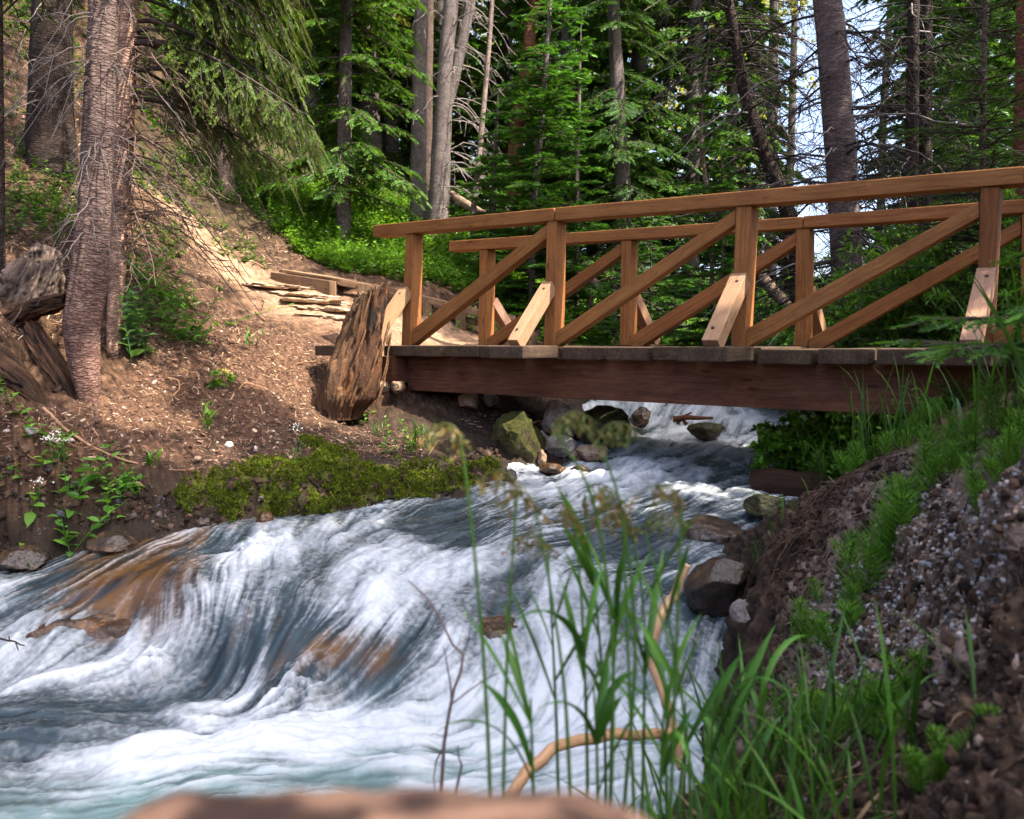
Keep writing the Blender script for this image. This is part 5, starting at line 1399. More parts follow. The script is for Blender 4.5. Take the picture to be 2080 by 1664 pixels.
def sprigs(r, mb, P, hgt, nleaf, ll, tpl, c0, c1, spread=.5, lean=.3, stem=True, pairs=False, up=.35):
    """leafy shoots standing at P"""
    k = len(P); h = hgt * r.uniform(.5, 1.25, k); a = r.uniform(0, 6.283, k); l = np.abs(r.normal(0, lean, k))
    top = np.stack([np.cos(a) * l, np.sin(a) * l, np.ones(k)], 1); top = unit(top) * h[:, None]
    idx = np.repeat(np.arange(k), nleaf); t = np.tile((np.arange(nleaf) + .6) / nleaf, k); t = np.clip(t + r.normal(0, .05, len(t)), .08, 1)
    if pairs: az = np.tile((np.arange(nleaf) // 2) * 1.57 + (np.arange(nleaf) % 2) * 3.1416, k) + np.repeat(r.uniform(0, 6, k), nleaf) + r.normal(0, .3, len(t))
    else: az = np.tile(np.arange(nleaf) * 2.4, k) + np.repeat(r.uniform(0, 6, k), nleaf) + r.normal(0, .4, len(t))
    bow = np.stack([np.cos(a) * l, np.sin(a) * l, 0 * a], 1)[idx] * (h[idx] * t * t)[:, None] * .5
    p = P[idx] + top[idx] * t[:, None] + bow
    d = np.stack([np.cos(az), np.sin(az), up + r.normal(0, .3, len(t))], 1)
    x, y, z = frame(d, np.array([0, 0, 1.0]) + r.normal(0, .3, d.shape))
    sc = ll * (1.1 - .45 * t) * r.uniform(.65, 1.3, len(t))
    V, Fc = place(tpl[0], tpl[1], x, y, z, p, sc)
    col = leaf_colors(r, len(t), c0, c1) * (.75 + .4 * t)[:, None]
    mb.add(V, Fc, 0, np.repeat(col, len(tpl[0]), 0), smooth=False)
    if stem:
        s_ = np.linspace(0, 1, 4); Pp = P[:, None] + top[:, None] * s_[None, :, None] + (np.stack([np.cos(a) * l, np.sin(a) * l, 0 * a], 1) * h[:, None] * .5)[:, None] * (s_ ** 2)[None, :, None]
        v, q = tubes(Pp, np.linspace(.0035, .0015, 4)[None] * np.ones((k, 1)), 3); mb.add(v, q, 0, np.array(c0) * 1.6)


def blades(r, mb, P, hgt, az, lean, wd, c0, c1, seg=7, curl=.6, tipfrac=.0):
    """grass blades: ribbons from P curving over towards az"""
    k = len(P); s_ = np.linspace(0, 1, seg); hgt = np.broadcast_to(hgt, k); wd = np.broadcast_to(wd, k); lean = np.broadcast_to(lean, k)
    h = np.stack([np.cos(az), np.sin(az), 0 * az], 1); side = np.stack([-np.sin(az), np.cos(az), 0 * az], 1)
    side = unit(side + h * r.normal(0, .5, (k, 1)))
    ang = lean[:, None] + curl * r.uniform(.3, 1.5, (k, 1)) * s_[None] ** 1.6
    st = hgt[:, None] / (seg - 1); dx = np.cumsum(np.sin(ang) * st, 1) - np.sin(ang) * st; dz = np.cumsum(np.cos(ang) * st, 1) - np.cos(ang) * st
    C = P[:, None] + h[:, None] * dx[..., None] + np.array([0, 0, 1.0]) * dz[..., None]
    w = wd[:, None] * np.array([.65 + .5 * math.sin(t * 2.6) if t < .98 else .02 for t in s_])[None] * np.clip((1 - s_) * 3.2, 0.03, 1)[None] * .5
    nrm = np.cross(side[:, None], unit(np.gradient(C, axis=1)))
    V = np.stack([C - side[:, None] * w[..., None] + nrm * w[..., None] * .35, C - nrm * w[..., None] * .15, C + side[:, None] * w[..., None] + nrm * w[..., None] * .35], 2)
    i = np.arange(seg - 1); q = np.concatenate([np.stack([i * 3 + a, i * 3 + a + 1, i * 3 + a + 4, i * 3 + a + 3], 1) for a in (0, 1)])
    Q = (q[None] + (np.arange(k) * seg * 3)[:, None, None]).reshape(-1, 4)
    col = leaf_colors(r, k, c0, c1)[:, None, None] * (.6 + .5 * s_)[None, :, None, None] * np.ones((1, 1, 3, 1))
    mb.add(V.reshape(-1, 3), Q, 0, col.reshape(-1, 3))


rg = np.random.default_rng(23)
LG0, LG1 = (.06, .155, .016), (.19, .37, .035)
# leafy cover on the slope behind the path and round the far bridge end
mb = MB()
P = poly_sample(rg, [(535, 400), (600, 375), (700, 395), (800, 410), (890, 440), (1000, 520), (1120, 610), (1120, 660), (980, 618), (860, 580), (760, 560), (690, 555), (620, 525), (560, 470)], 240, 5200)
sprigs(rg, mb, P, .22, 10, .075, LEAF_4, LG0, LG1, lean=.35)
P = poly_sample(rg, [(560, 470), (620, 525), (700, 555), (760, 555), (700, 500), (600, 440)], 210, 2000)
sprigs(rg, mb, P, .14, 8, .06, LEAF_4, LG0, LG1, lean=.5)
P = poly_sample(rg, [(1080, 650), (1300, 640), (1500, 630), (1700, 640), (1700, 735), (1450, 745), (1250, 745), (1120, 735)], 150, 5000)
sprigs(rg, mb, P, .26, 10, .085, LEAF_4, (.05, .14, .016), (.18, .36, .035), lean=.35)
P = poly_sample(rg, [(850, 640), (960, 640), (1050, 660), (1120, 700), (1060, 715), (960, 690)], 40, 300)
sprigs(rg, mb, P, .14, 8, .06, LEAF_4, LG0, LG1)
tag(mb.build('undergrowth', M_LEAF), 'bright leafy ground cover on the slope beyond the bridge', 'undergrowth', kind='stuff')
mb = MB()
for poly, dn, hh in (([(20, 300), (130, 290), (160, 420), (150, 480), (20, 420)], 110, .2), ([(150, 300), (300, 300), (560, 330), (520, 430), (330, 380)], 120, .22), ([(430, 340), (560, 370), (640, 380), (640, 470), (560, 480), (500, 420)], 150, .2), ([(240, 480), (380, 470), (400, 560), (260, 560)], 40, .16), ([(0, 400), (120, 430), (130, 500), (0, 500)], 60, .16), ([(300, 380), (360, 380), (520, 500), (540, 550), (470, 545), (400, 470)], 55, .12), ([(0, 20), (160, 20), (200, 250), (0, 250)], 22, .2)):
    P = poly_sample(rg, poly, dn, 900); sprigs(rg, mb, P, hh, 8, .06, LEAF_4, (.035, .10, .014), (.13, .26, .03), lean=.5)
tag(mb.build('undergrowth', M_LEAF), 'scattered low leafy plants on the dirt hillside by the left trunks', 'undergrowth', kind='stuff')
mb = MB()
P = poly_sample(rg, None, 150, 3000, [(1.75, 5.0), (2.0, 4.3), (3.2, 4.2), (4.2, 5.2), (4.2, 7.4), (2.4, 7.4), (2.2, 6.4)])
sprigs(rg, mb, P, .20, 10, .065, LEAF_4, (.04, .12, .014), (.16, .34, .03), lean=.35)
blades(rg, mb, P[:1400], rg.uniform(.12, .34, min(1400, len(P))), rg.uniform(0, 6.28, min(1400, len(P))), np.abs(rg.normal(0, .3, min(1400, len(P)))), .006, (.04, .13, .014), (.13, .29, .025))
tag(mb.build('undergrowth', M_LEAF), 'green herbs and grass on the right bank under the bridge', 'undergrowth', kind='stuff')
# forest floor grass and seedlings further back
mb = MB()
P = poly_sample(rg, None, 14, 6000, [(-9, 9.5), (-3, 12.5), (0, 12), (4, 9.5), (8, 9), (12, 22), (-9, 24)])
sprigs(rg, mb, P, .30, 9, .11, LEAF_4, (.02, .06, .012), (.09, .19, .025), lean=.4)
tag(mb.build('undergrowth', M_LEAF), 'dark green forest floor plants among the far trunks', 'undergrowth', kind='stuff')

# litter of chips, needles and twigs
CHIP = (np.array([(0, -.5, 0), (0, .5, 0), (.5, -.5, .12), (.5, .5, .12), (1, -.35, 0), (1, .35, 0), (.5, 0, .5)]), np.array([(0, 1, 6), (1, 3, 6), (3, 5, 6), (5, 4, 6), (4, 2, 6), (2, 0, 6)]))


def litter(r, mb, P, l0, l1, asp, cols, zj=.004):
    k = len(P); L = l0 * (l1 / l0) ** r.random(k); a = r.uniform(0, 6.283, k)
    nrm = unit(poly_sample.n + r.normal(0, .22, (k, 3)))
    d = np.stack([np.cos(a), np.sin(a), r.normal(0, .2, k)], 1); d = unit(d - nrm * (d * nrm).sum(1, keepdims=True))
    x, y, z = frame(d, nrm)
    T = CHIP[0][None] * np.stack([L, L * asp * r.uniform(.5, 1.6, k), L * asp * .6], 1)[:, None]
    M = np.stack([x, y, z], 2); V = np.einsum('kij,knj->kni', M, T) + (P + nrm * zj)[:, None]
    Fc = (CHIP[1][None] + (np.arange(k) * 7)[:, None, None]).reshape(-1, 3)
    c = np.array(cols)[r.integers(len(cols), size=k)] * r.uniform(.6, 1.35, (k, 1))
    mb.add(V.reshape(-1, 3), Fc, 0, np.repeat(c, 7, 0), smooth=False)


LC = [(.22, .13, .08), (.15, .08, .05), (.10, .052, .035), (.30, .20, .125), (.06, .034, .025), (.17, .095, .062), (.12, .062, .04), (.09, .045, .03), (.38, .27, .19), (.13, .07, .045)]
mb = MB()
BANK = [(-60, 870), (60, 830), (230, 800), (330, 690), (450, 620), (560, 660), (680, 720), (640, 800), (740, 870), (860, 890), (880, 940), (760, 930), (560, 950), (380, 965), (200, 960), (0, 990), (-60, 990)]
P = poly_sample(rg, BANK, 2600, 30000); litter(rg, mb, P, .010, .045, .13, LC)
P = poly_sample(rg, BANK, 260, 3200); litter(rg, mb, P, .05, .12, .05, LC)
P = poly_sample(rg, BANK, 260, 2600); litter(rg, mb, P, .012, .035, .6, LC)
P = poly_sample(rg, [(0, 250), (160, 100), (250, 300), (340, 430), (460, 590), (330, 690), (200, 700), (0, 700)], 1100, 26000); litter(rg, mb, P, .02, .08, .09, LC + [(.30, .18, .09), (.34, .22, .12)])
P = poly_sample(rg, [(520, 640), (700, 640), (760, 690), (700, 720), (560, 670)], 500, 2500); litter(rg, mb, P, .015, .05, .16, LC)
P = poly_sample(rg, [(400, 430), (540, 480), (660, 540), (560, 545), (470, 520)], 700, 4000); litter(rg, mb, P, .03, .12, .10, LC)
P = poly_sample(rg, [(930, 830), (1100, 830), (1090, 880), (960, 880)], 800, 900); litter(rg, mb, P, .02, .08, .13, LC)
tag(mb.build('forest_litter', M_LITTER), 'wood chips, needles and bark bits strewn over the reddish dirt', 'litter', kind='stuff')
mb = MB()
P = poly_sample(rg, [(1560, 1110), (1700, 985), (1850, 915), (2080, 960), (2300, 1000), (2300, 1400), (2080, 1640), (1500, 1640), (1560, 1500), (1700, 1340), (1640, 1220)], 2600, 14000)
litter(rg, mb, P, .006, .03, .16, [(.10, .065, .045), (.2, .14, .1), (.3, .22, .17), (.05, .034, .026), (.14, .08, .05)], .002)
P = poly_sample(rg, [(1560, 1110), (1700, 985), (1850, 915), (2080, 960), (2300, 1000), (2300, 1400), (2080, 1640), (1500, 1640), (1560, 1500), (1700, 1340), (1640, 1220)], 330, 1800)
litter(rg, mb, P, .03, .10, .035, [(.12, .07, .05), (.25, .17, .12), (.06, .04, .03), (.3, .2, .13)], .003)
tag(mb.build('forest_litter', M_LITTER), 'dark crumbs, rootlets and dead needles on the eroded near bank', 'litter', kind='stuff')

# gravel spilling down the near bank
def gravel(r, P, s0, s1, mb, cols):
    V0, F0 = icos(1); k = len(P); S = s0 * (s1 / s0) ** (r.random(k) ** 2.2)
    d = unit(r.normal(size=(k, 3))); x, y, z = frame(d, r.normal(size=(k, 3)))
    T = V0[None] * (1 + r.normal(0, .17, (k, len(V0), 1))) * (S[:, None] * r.uniform(.5, 1, (k, 3)) * .5)[:, None]
    V = np.einsum('kij,knj->kni', np.stack([x, y, z], 2), T) + P[:, None] + np.array([0, 0, 1.0]) * (S * .12)[:, None, None]
    Fc = (F0[None] + (np.arange(k) * len(V0))[:, None, None]).reshape(-1, 3)
    c = np.array(cols)[r.integers(len(cols), size=k)] * r.uniform(.6, 1.25, (k, 1))
    mb.add(V.reshape(-1, 3), Fc, 0, np.repeat(c, len(V0), 0), smooth=False)


GC = [(.32, .34, .36), (.48, .45, .41), (.38, .28, .20), (.22, .23, .24), (.56, .50, .44), (.28, .20, .15), (.15, .12, .10), (.36, .35, .34), (.20, .14, .09)]
mb = MB()
P = poly_sample(rg, [(1640, 1220), (1740, 1130), (1800, 1060), (1900, 980), (2040, 1000), (2080, 1100), (2000, 1300), (1880, 1420), (1740, 1450), (1660, 1400)], 22000, 60000)
m_ = blobs(P[:, 0], P[:, 1], GRAV) + (fbm(P[:, 0] * 9, P[:, 1] * 9, seed=5) - .5) * .9
P = P[m_ > .35]; gravel(rg, P, .0025, .020, mb, GC)
P = poly_sample(rg, [(1700, 1000), (1900, 920), (2080, 960), (2080, 1640), (1600, 1640), (1700, 1350)], 500, 2200); gravel(rg, P, .004, .022, mb, GC)
tag(mb.build('gravel', M_PEB), 'grey and blue pebbles spilling down the eroded near bank', 'gravel', kind='stuff')
mb = MB()
P = poly_sample(rg, [(0, 1000), (300, 985), (420, 1000), (400, 1060), (100, 1090), (0, 1090)], 500, 1400); gravel(rg, P, .012, .06, mb, [(.06, .05, .05), (.10, .075, .06), (.16, .13, .12), (.2, .12, .08), (.08, .085, .1)])
P = poly_sample(rg, BANK, 60, 700); gravel(rg, P, .008, .035, mb, [(.4, .3, .24), (.28, .2, .15), (.5, .42, .36)])
tag(mb.build('gravel', M_PEB), 'dark stones and grit in the wet soil of the far bank', 'gravel', kind='stuff')

mb = MB()
CL = [(.040, .024, .016), (.065, .038, .025), (.026, .017, .012), (.095, .058, .038), (.045, .028, .02)]
P = poly_sample(rg, [(1560, 1130), (1690, 1000), (1850, 920), (2080, 965), (2300, 1000), (2300, 1400), (2080, 1640), (1480, 1640), (1540, 1480), (1570, 1300)], 3400, 26000); gravel(rg, P, .005, .042, mb, CL)
P = poly_sample(rg, [(0, 985), (300, 975), (420, 990), (560, 970), (700, 950), (900, 945), (1000, 900), (1030, 980), (900, 1015), (640, 1035), (400, 1065), (0, 1095)], 1700, 11000); gravel(rg, P, .008, .07, mb, CL)
tag(mb.build('soil_clods', M_LITTER), 'crumbs and clods of dark soil breaking from both creek banks', 'soil', kind='stuff')

# moss cushions along the bank edge
mb = MB()
P = poly_sample(rg, [(340, 1000), (430, 955), (600, 905), (720, 900), (1010, 940), (1010, 985), (900, 1020), (760, 1035), (600, 1045), (400, 1065)], 22000, 60000)
m_ = blobs(P[:, 0], P[:, 1], MOSS) + (fbm(P[:, 0] * 6, P[:, 1] * 6, P[:, 2] * 6, seed=9) - .5) * 2.0
msk = np.where(m_ > .46)[0][:40000]; P = P[msk]
k = len(P); lump = fbm(P[:, 0] * 13, P[:, 1] * 13, P[:, 2] * 13, seed=19, octv=3)
P += poly_sample.n[msk] * ((lump - .38) * .20)[:, None]
cl = leaf_colors(rg, k, (.036, .062, .007), (.17, .205, .018)) * (.5 + 1.0 * lump)[:, None]
d = unit(rg.normal(size=(k, 3)) * .9 + np.array([0, -.25, .8])); x, y, z = frame(d, rg.normal(size=(k, 3)))
TUFT = (np.array([(0, -.25, 0), (0, .25, 0), (1, 0, 0), (0, 0, -.25), (0, 0, .25), (.9, .1, .1)]), np.array([(0, 1, 2), (3, 4, 5)]))
V, Fc = place(TUFT[0], TUFT[1], x, y, z, P, rg.uniform(.010, .024, k)); mb.add(V, Fc, 0, np.repeat(cl, 6, 0), smooth=False)
tag(mb.build('moss', M_MOSS), 'yellow green moss cushions overhanging the creek edge', 'moss', kind='stuff')

# ---- single plants on the dirt bank
def plant(label, px, py, hgt, n, nleaf, ll, tpl=LEAF_OV, c0=LG0, c1=LG1, spread=.05, lean=.3, flower=None, name='wild_plant', pairs=True, flat=.35, lift=0., ylw=False):
    b = on_ground(px, py) - np.array([0, 0, .01]); r = np.random.default_rng(int(px * 7 + py))
    root = thing(name, label, 'plant', b); mb = MB(); P = np.stack([r.normal(0, spread, n), r.normal(0, spread, n), np.zeros(n)], 1)
    P[:, 2] = H(b[0] + P[:, 0], b[1] + P[:, 1]) - b[2]
    sprigs(r, mb, P, hgt, nleaf, ll, tpl, c0, c1, lean=lean, pairs=pairs, up=flat)
    mb.build('leaves', M_LEAF, root)
    if flower:
        mb = MB(); k = flower
        for i in range(k):
            c = np.array([r.normal(0, spread * .9), r.normal(0, spread * .9), hgt * r.uniform(1.05, 1.35)])
            s_ = np.linspace(0, 1, 4)[:, None]; v, q = tubes(np.array([c[0] * .5, c[1] * .5, 0]) * (1 - s_) + c * s_, np.full(4, .0022), 4); mb.add(v, q, 0, (.08, .15, .04))
            m = 26; p = c + r.normal(0, .016, (m, 3)) * np.array([1, 1, .55]); dd = unit(p - c + np.array([0, 0, .012])); X, Y, Z = frame(dd, r.normal(size=(m, 3)))
            V, Fc = place(LEAF_4[0] * np.array([1, 1.7, 1]), LEAF_4[1], X, Y, Z, p, r.uniform(.008, .014, m)); mb.add(V, Fc, 0, (.8, .8, .78) if not ylw else (.7, .55, .05), smooth=False)
        mb.build('flowers', M_FLOWER, root)
    return root


plant('upright leafy plant with paired leaves in front of the near trunk', 283, 722, .42, 8, 14, .11, c0=(.08, .19, .06), c1=(.18, .36, .11), spread=.07, lean=.15)
plant('arching plant with long leafy fronds on the dirt bank', 392, 695, .50, 9, 16, .11, LEAF_LN, c0=(.07, .19, .02), c1=(.20, .42, .05), spread=.06, lean=.9)
plant('tall thin stemmed plant with sparse leaves beside the upright leafy plant', 250, 690, .55, 2, 9, .06, LEAF_LN, c0=(.05, .11, .03), spread=.02, lean=.1)
plant('clump of narrow leaves above the arching plant', 335, 612, .30, 16, 12, .10, LEAF_LN, c0=(.07, .18, .02), c1=(.18, .40, .05), spread=.12)
plant('bushy green plant behind the tall thin stemmed plant', 312, 655, .26, 14, 12, .09, LEAF_LN, c0=(.05, .14, .02), c1=(.15, .33, .05), spread=.12)
plant('small broad leaved seedling on the bare dirt', 440, 788, .10, 4, 7, .075, spread=.03)
plant('yellow flowered seedling above the dandelion stem', 462, 775, .07, 3, 5, .045, spread=.03, flower=1, ylw=True)
plant('single upright dandelion leaf rosette on the dirt', 424, 868, .16, 4, 3, .10, LEAF_LN, spread=.012, lean=.12, flat=1.6)
plant('two thin grass shoots on the dirt near the path', 512, 705, .12, 4, 2, .09, LEAF_LN, spread=.03, flat=2.2)
plant('white flowered plant with ragged leaves at the bank edge', 140, 1000, .26, 14, 9, .09, c0=(.06, .17, .02), c1=(.17, .38, .05), spread=.10, flower=3)
plant('white flower cluster with few leaves at the left edge', 68, 1042, .14, 4, 7, .07, spread=.06, flower=2)
plant('round leaved creeping plant beside the white flowers', 262, 1005, .12, 12, 8, .055, c0=(.06, .17, .02), c1=(.16, .36, .04), spread=.05)
plant('small leafy sprig at the far left bank edge', 22, 1000, .12, 6, 7, .055, spread=.08)
plant('lone white flower on a thin stalk at the mossy edge', 598, 945, .2, 2, 7, .03, spread=.015, lean=.1, flower=1)
plant('low green plant at the left frame edge below the rotten roots', 8, 800, .12, 7, 8, .05, c0=(.02, .07, .01), spread=.09)
plant('leafy sprig at the foot of the stump', 715, 850, .10, 8, 8, .04, spread=.08)
plant('creeping leafy tangle on the bank below the bridge end', 825, 905, .14, 12, 8, .04, spread=.12)
plant('tiny grass tuft on the bank lip', 308, 948, .1, 3, 3, .08, LEAF_LN, spread=.01, flat=2)


def tuft(name, label, base, n, hgt, wd, lean, c0, c1, spread, curl=.7, az=None, cat='grass', seg=7, heads=0, headcol=(.30, .20, .07), dead=0, headlen=.16, azr=None):
    r = np.random.default_rng(int(abs(base[0] * 977 + base[1] * 331)) + n)
    root = thing(name, label, cat, base); mb = MB()
    P = np.stack([r.normal(0, spread, n), r.normal(0, spread, n), np.zeros(n)], 1); P[:, 2] = H(base[0] + P[:, 0], base[1] + P[:, 1]) - base[2] - .01
    a = r.uniform(0, 6.283, n) if azr is None else r.uniform(*azr, n)
    blades(r, mb, P, hgt * r.uniform(.5, 1.15, n), a, np.abs(r.normal(0, lean, n)), wd * r.uniform(.6, 1.3, n), c0, c1, seg, curl)
    if dead: blades(r, mb, P[:dead], hgt * r.uniform(.4, .9, dead), r.uniform(0, 6.28, dead), r.uniform(.3, 1.0, dead), wd * .8, (.25, .16, .08), (.45, .33, .17), seg, 1.4)
    mb.build('blades', M_GRASS, root)
    if heads:
        mb = MB(); mh = MB()
        for i in range(heads):
            p = P[r.integers(n)]; az = r.uniform(0, 6.28) if azr is None else r.uniform(*azr); h = hgt * r.uniform(1.0, 1.35); s_ = np.linspace(0, 1, 9)
            ln = r.uniform(.03, .2); C = p + np.stack([np.cos(az) * ln * s_ ** 2.2, np.sin(az) * ln * s_ ** 2.2, h * (s_ - .06 * s_ ** 3)], 1)
            v, q = tubes(C, np.linspace(.0022, .0009, 9), 4); mb.add(v, q, 0, np.array(c1) * .75)
            m = 90; f = r.uniform(0, 1, m) ** .8; zf = 1 - f * headlen / h; q0 = np.stack([np.interp(zf, s_, C[:, j]) for j in range(3)], 1)
            off = r.normal(0, 1, (m, 3)) * (.011 * np.sin(np.clip(f * 2.6 + .35, 0, 3.1)))[:, None] * np.array([1, 1, .6]) - np.array([0, 0, 1.0]) * r.uniform(0, .02, (m, 1))
            d = unit(off + np.array([0, 0, -.02])); X, Y, Z = frame(d, r.normal(size=(m, 3)))
            V, Fc = place(LEAF_4[0] * np.array([1, .8, 1]), LEAF_4[1], X, Y, Z, q0 + off * .7, r.uniform(.006, .011, m)); g = r.random((m, 1))
            mh.add(V, Fc, 0, np.repeat(np.array(headcol) * (1 - g) + np.array([.10, .13, .035]) * g, 4, 0), smooth=False)
        mb.build('stalks', M_GRASS, root); mh.build('seed_heads', M_GRASS, root)
    return root


GB0, GB1 = (.03, .10, .012), (.10, .235, .022)
def gbase(px, py): return on_ground(px, py)
def gxy(x, y): return np.array([x, y, H(x, y)[0]])


tuft('grass_tuft', 'grass tuft with dry hanging blades on the bank under the bridge', gbase(862, 905), 34, .26, .006, .4, GB0, GB1, .05, .9, dead=16)
tuft('grass_tuft', 'small grass tuft on the dirt beside the stump', gbase(770, 880), 16, .16, .005, .3, GB0, GB1, .03)
# tall grass on the right bank under the bridge
for k, (px, py, dd, h, n, lab) in enumerate([(1665, 965, 4.9, .5, 18, 'tall thin grass in front of the bridge beam by the leafy bush'), (1745, 950, 4.5, .6, 18, 'tall arching grass in the middle of the right bank'), (1820, 905, 4.2, .5, 16, 'tall grass crossing the bridge beam near the horsetails'),
                                         (1610, 1000, None, .18, 14, 'short grass hanging over the right bank edge'), (1560, 1110, None, .16, 20, 'grass tuft on the wet boulders at the right waterline'), (1900, 880, 3.6, .3, 14, 'grass clump under the right end of the bridge')]):
    tuft('grass_tuft', lab, gbase(px, py) if dd is None else gxy(at(px, py, dd)[0], dd), n, h, .007, .22, GB0, GB1, .06, .8)
for k, (x, y, h, n, lab) in enumerate([(1.62, 2.75, .55, 18, 'tall bright grass at the right edge below the handrail'), (1.42, 2.35, .26, 14, 'bright grass blades in front of the spruce twig'), (1.25, 1.85, .22, 18, 'grass clump on top of the eroded bank at the right edge'), (1.40, 2.2, .46, 16, 'tall blades rising at the right frame edge'), (1.02, 1.35, .3, 14, 'blurred long blades leaning in from the right edge')]):
    tuft('grass_tuft', lab, gxy(x, y), n, h, .009, .3, GB0, GB1, .07, .7)
# close tall grasses in front of the rapids
def reeds(label, stalks, seed, heads=()):
    """leafy grass stalks: photo points (x, y) from low to high with the distance; leaves leave the stem at its nodes"""
    r = np.random.default_rng(seed); x0, d0 = stalks[0][0][0][0], stalks[0][1]; base = gxy(at(x0, 1600, d0)[0], d0)
    root = thing('tall_grass', label, 'grass', base); ms = MB(); ml = MB(); mh = MB()
    for pts, d, hd in stalks:
        W = [at(px, py, d) for px, py in pts]; g = gxy(W[0][0], d); W = np.array([[g[0] + r.normal(0, .01), d, g[2] - .01]] + W) - base
        t = np.linspace(0, len(W) - 1, 16); q = np.stack([np.interp(t, np.arange(len(W)), W[:, i]) for i in range(3)], 1)
        for _ in range(2): q[1:-1] = (q[:-2] + 2 * q[1:-1] + q[2:]) / 4
        v, f = tubes(q, np.linspace(.0032, .0014, 16), 6); ms.add(v, f, 0, (.06, .15, .025))
        for k in range(r.integers(4, 6) if not hd or d > 1.09 else 0):
            fr = r.uniform(.42, .84); j = fr * 15; p = np.stack([np.interp(j, np.arange(16), q[:, i]) for i in range(3)])
            a = r.choice([0, math.pi]) + r.normal(0, .7); L = r.uniform(.10, .21)
            blades(r, ml, p[None], np.array([L]), np.array([a]), np.array([r.uniform(.12, .5)]), np.array([r.uniform(.008, .015)]), (.035, .12, .018), (.10, .26, .03), 9, r.choice([.25, .5, 1.6]))
        if hd:
            s_ = np.linspace(0, 1, 10); az = r.uniform(2.4, 3.9) if hd > 1 else r.uniform(-.5, .5); tp = q[-1]; C = tp + np.stack([np.cos(az) * .06 * s_ ** 1.6, .01 * s_, .085 * s_ - .075 * s_ ** 2.2], 1)
            v, f = tubes(C, np.linspace(.0013, .0006, 10), 4); mh.add(v, f, 0, (.10, .12, .03))
            for k in range(26):
                w_ = r.uniform(.1, 1) * 9; p = np.stack([np.interp(w_, np.arange(10), C[:, i]) for i in range(3)]); l = r.uniform(.012, .04); dd = unit(np.array([r.normal(0, .5), r.normal(0, .5), -.9])); e = p + dd * l
                v, f = tubes(np.stack([p, (p + e) / 2 + r.normal(0, .002, 3), e]), np.full(3, .0004), 3); mh.add(v, f, 0, (.12, .12, .03))
                m = 4; z = r.random(m)[:, None]; X, Y, Z = frame(unit(dd + r.normal(0, .3, (m, 3))), r.normal(size=(m, 3))); V, Fc = place(LEAF_4[0] * np.array([1, .75, 1]), LEAF_4[1], X, Y, Z, p * (1 - z) + e * z, r.uniform(.007, .011, m))
                gg = r.random((m, 1)); cc = (np.array([.24, .12, .035]), np.array([.09, .15, .04])) if hd > 1 else (np.array([.16, .13, .04]), np.array([.07, .15, .03])); mh.add(V, Fc, 0, np.repeat(cc[0] * (1 - gg) + cc[1] * gg, 4, 0), smooth=False)
    ms.build('stalks', M_GRASS, root)
    if ml.n: ml.build('blades', M_GRASS, root)
    if mh.n: mh.build('seed_heads', M_GRASS, root)


reeds('tall broad bladed grass in front of the rapids on the left of its group', [([(1135, 1650), (1130, 1450), (1122, 1280), (1112, 1120)], 1.22, 2), ([(1085, 1660), (1080, 1500), (1078, 1420)], 1.1, 0), ([(1160, 1650), (1150, 1420), (1128, 1250), (1090, 1040)], 1.05, 2)], 3)
reeds('tallest broad bladed grass crossing the white water', [([(1232, 1650), (1228, 1450), (1215, 1250), (1185, 1020)], 1.25, 1), ([(1195, 1650), (1190, 1400), (1180, 1180), (1165, 1060)], 1.15, 2), ([(1240, 1650), (1243, 1400), (1255, 1230), (1270, 1060)], 1.2, 2), ([(1215, 1650), (1212, 1500), (1206, 1390)], 1.12, 0)], 4)
reeds('broad bladed grass in front of the bent driftwood', [([(1305, 1650), (1308, 1450), (1312, 1250), (1285, 1080)], 1.2, 2), ([(1405, 1640), (1392, 1450), (1360, 1260), (1310, 1080)], 1.15, 1), ([(1355, 1650), (1352, 1480), (1370, 1330)], 1.2, 0), ([(1340, 1650), (1345, 1500), (1352, 1400)], 1.1, 0)], 5)
reeds('green blades right of the driftwood fork', [([(1440, 1650), (1445, 1500), (1452, 1380)], 1.3, 0), ([(1480, 1650), (1475, 1500), (1460, 1300)], 1.35, 0), ([(1530, 1650), (1535, 1500), (1550, 1350)], 1.4, 0)], 6)
reeds('drooping brown seed heads close to the lens', [([(1000, 1700), (985, 1350), (960, 1080), (938, 905)], 1.02, 2), ([(1020, 1700), (1030, 1300), (1050, 1000)], 1.04, 2)], 7)
reeds('greenish seed panicles in front of the bridge rocks', [([(1240, 1700), (1250, 1300), (1210, 1000), (1130, 880)], 1.05, 1), ([(1260, 1700), (1300, 1300), (1260, 1000), (1215, 900)], 1.08, 1)], 8)
reeds('orange tinted seed heads by the dark boulder', [([(1360, 1700), (1375, 1300), (1385, 1030)], 1.0, 2), ([(1290, 1700), (1275, 1300), (1265, 1040)], 1.05, 2)], 9)
for k, (x, y, h, n, lab) in enumerate([(.36, 1.55, .36, 40, 'low tangled grass at the foot of the tall grasses'), (.48, 1.6, .38, 44, 'low grass beside the eroded bank foot'), (.60, 1.68, .30, 36, 'low grass with dry stems on the near bank'), (.28, 1.25, .40, 36, 'dense low grass along the bottom edge'), (.45, 1.3, .34, 40, 'low grass in the bottom corner of the near bank'), (.72, 1.5, .26, 24, 'sparse low grass on the dark soil')]):
    tuft('grass_tuft', lab, gxy(x, y), n, h, .007, .4, (.025, .09, .012), (.085, .21, .025), .085, .9, dead=3)


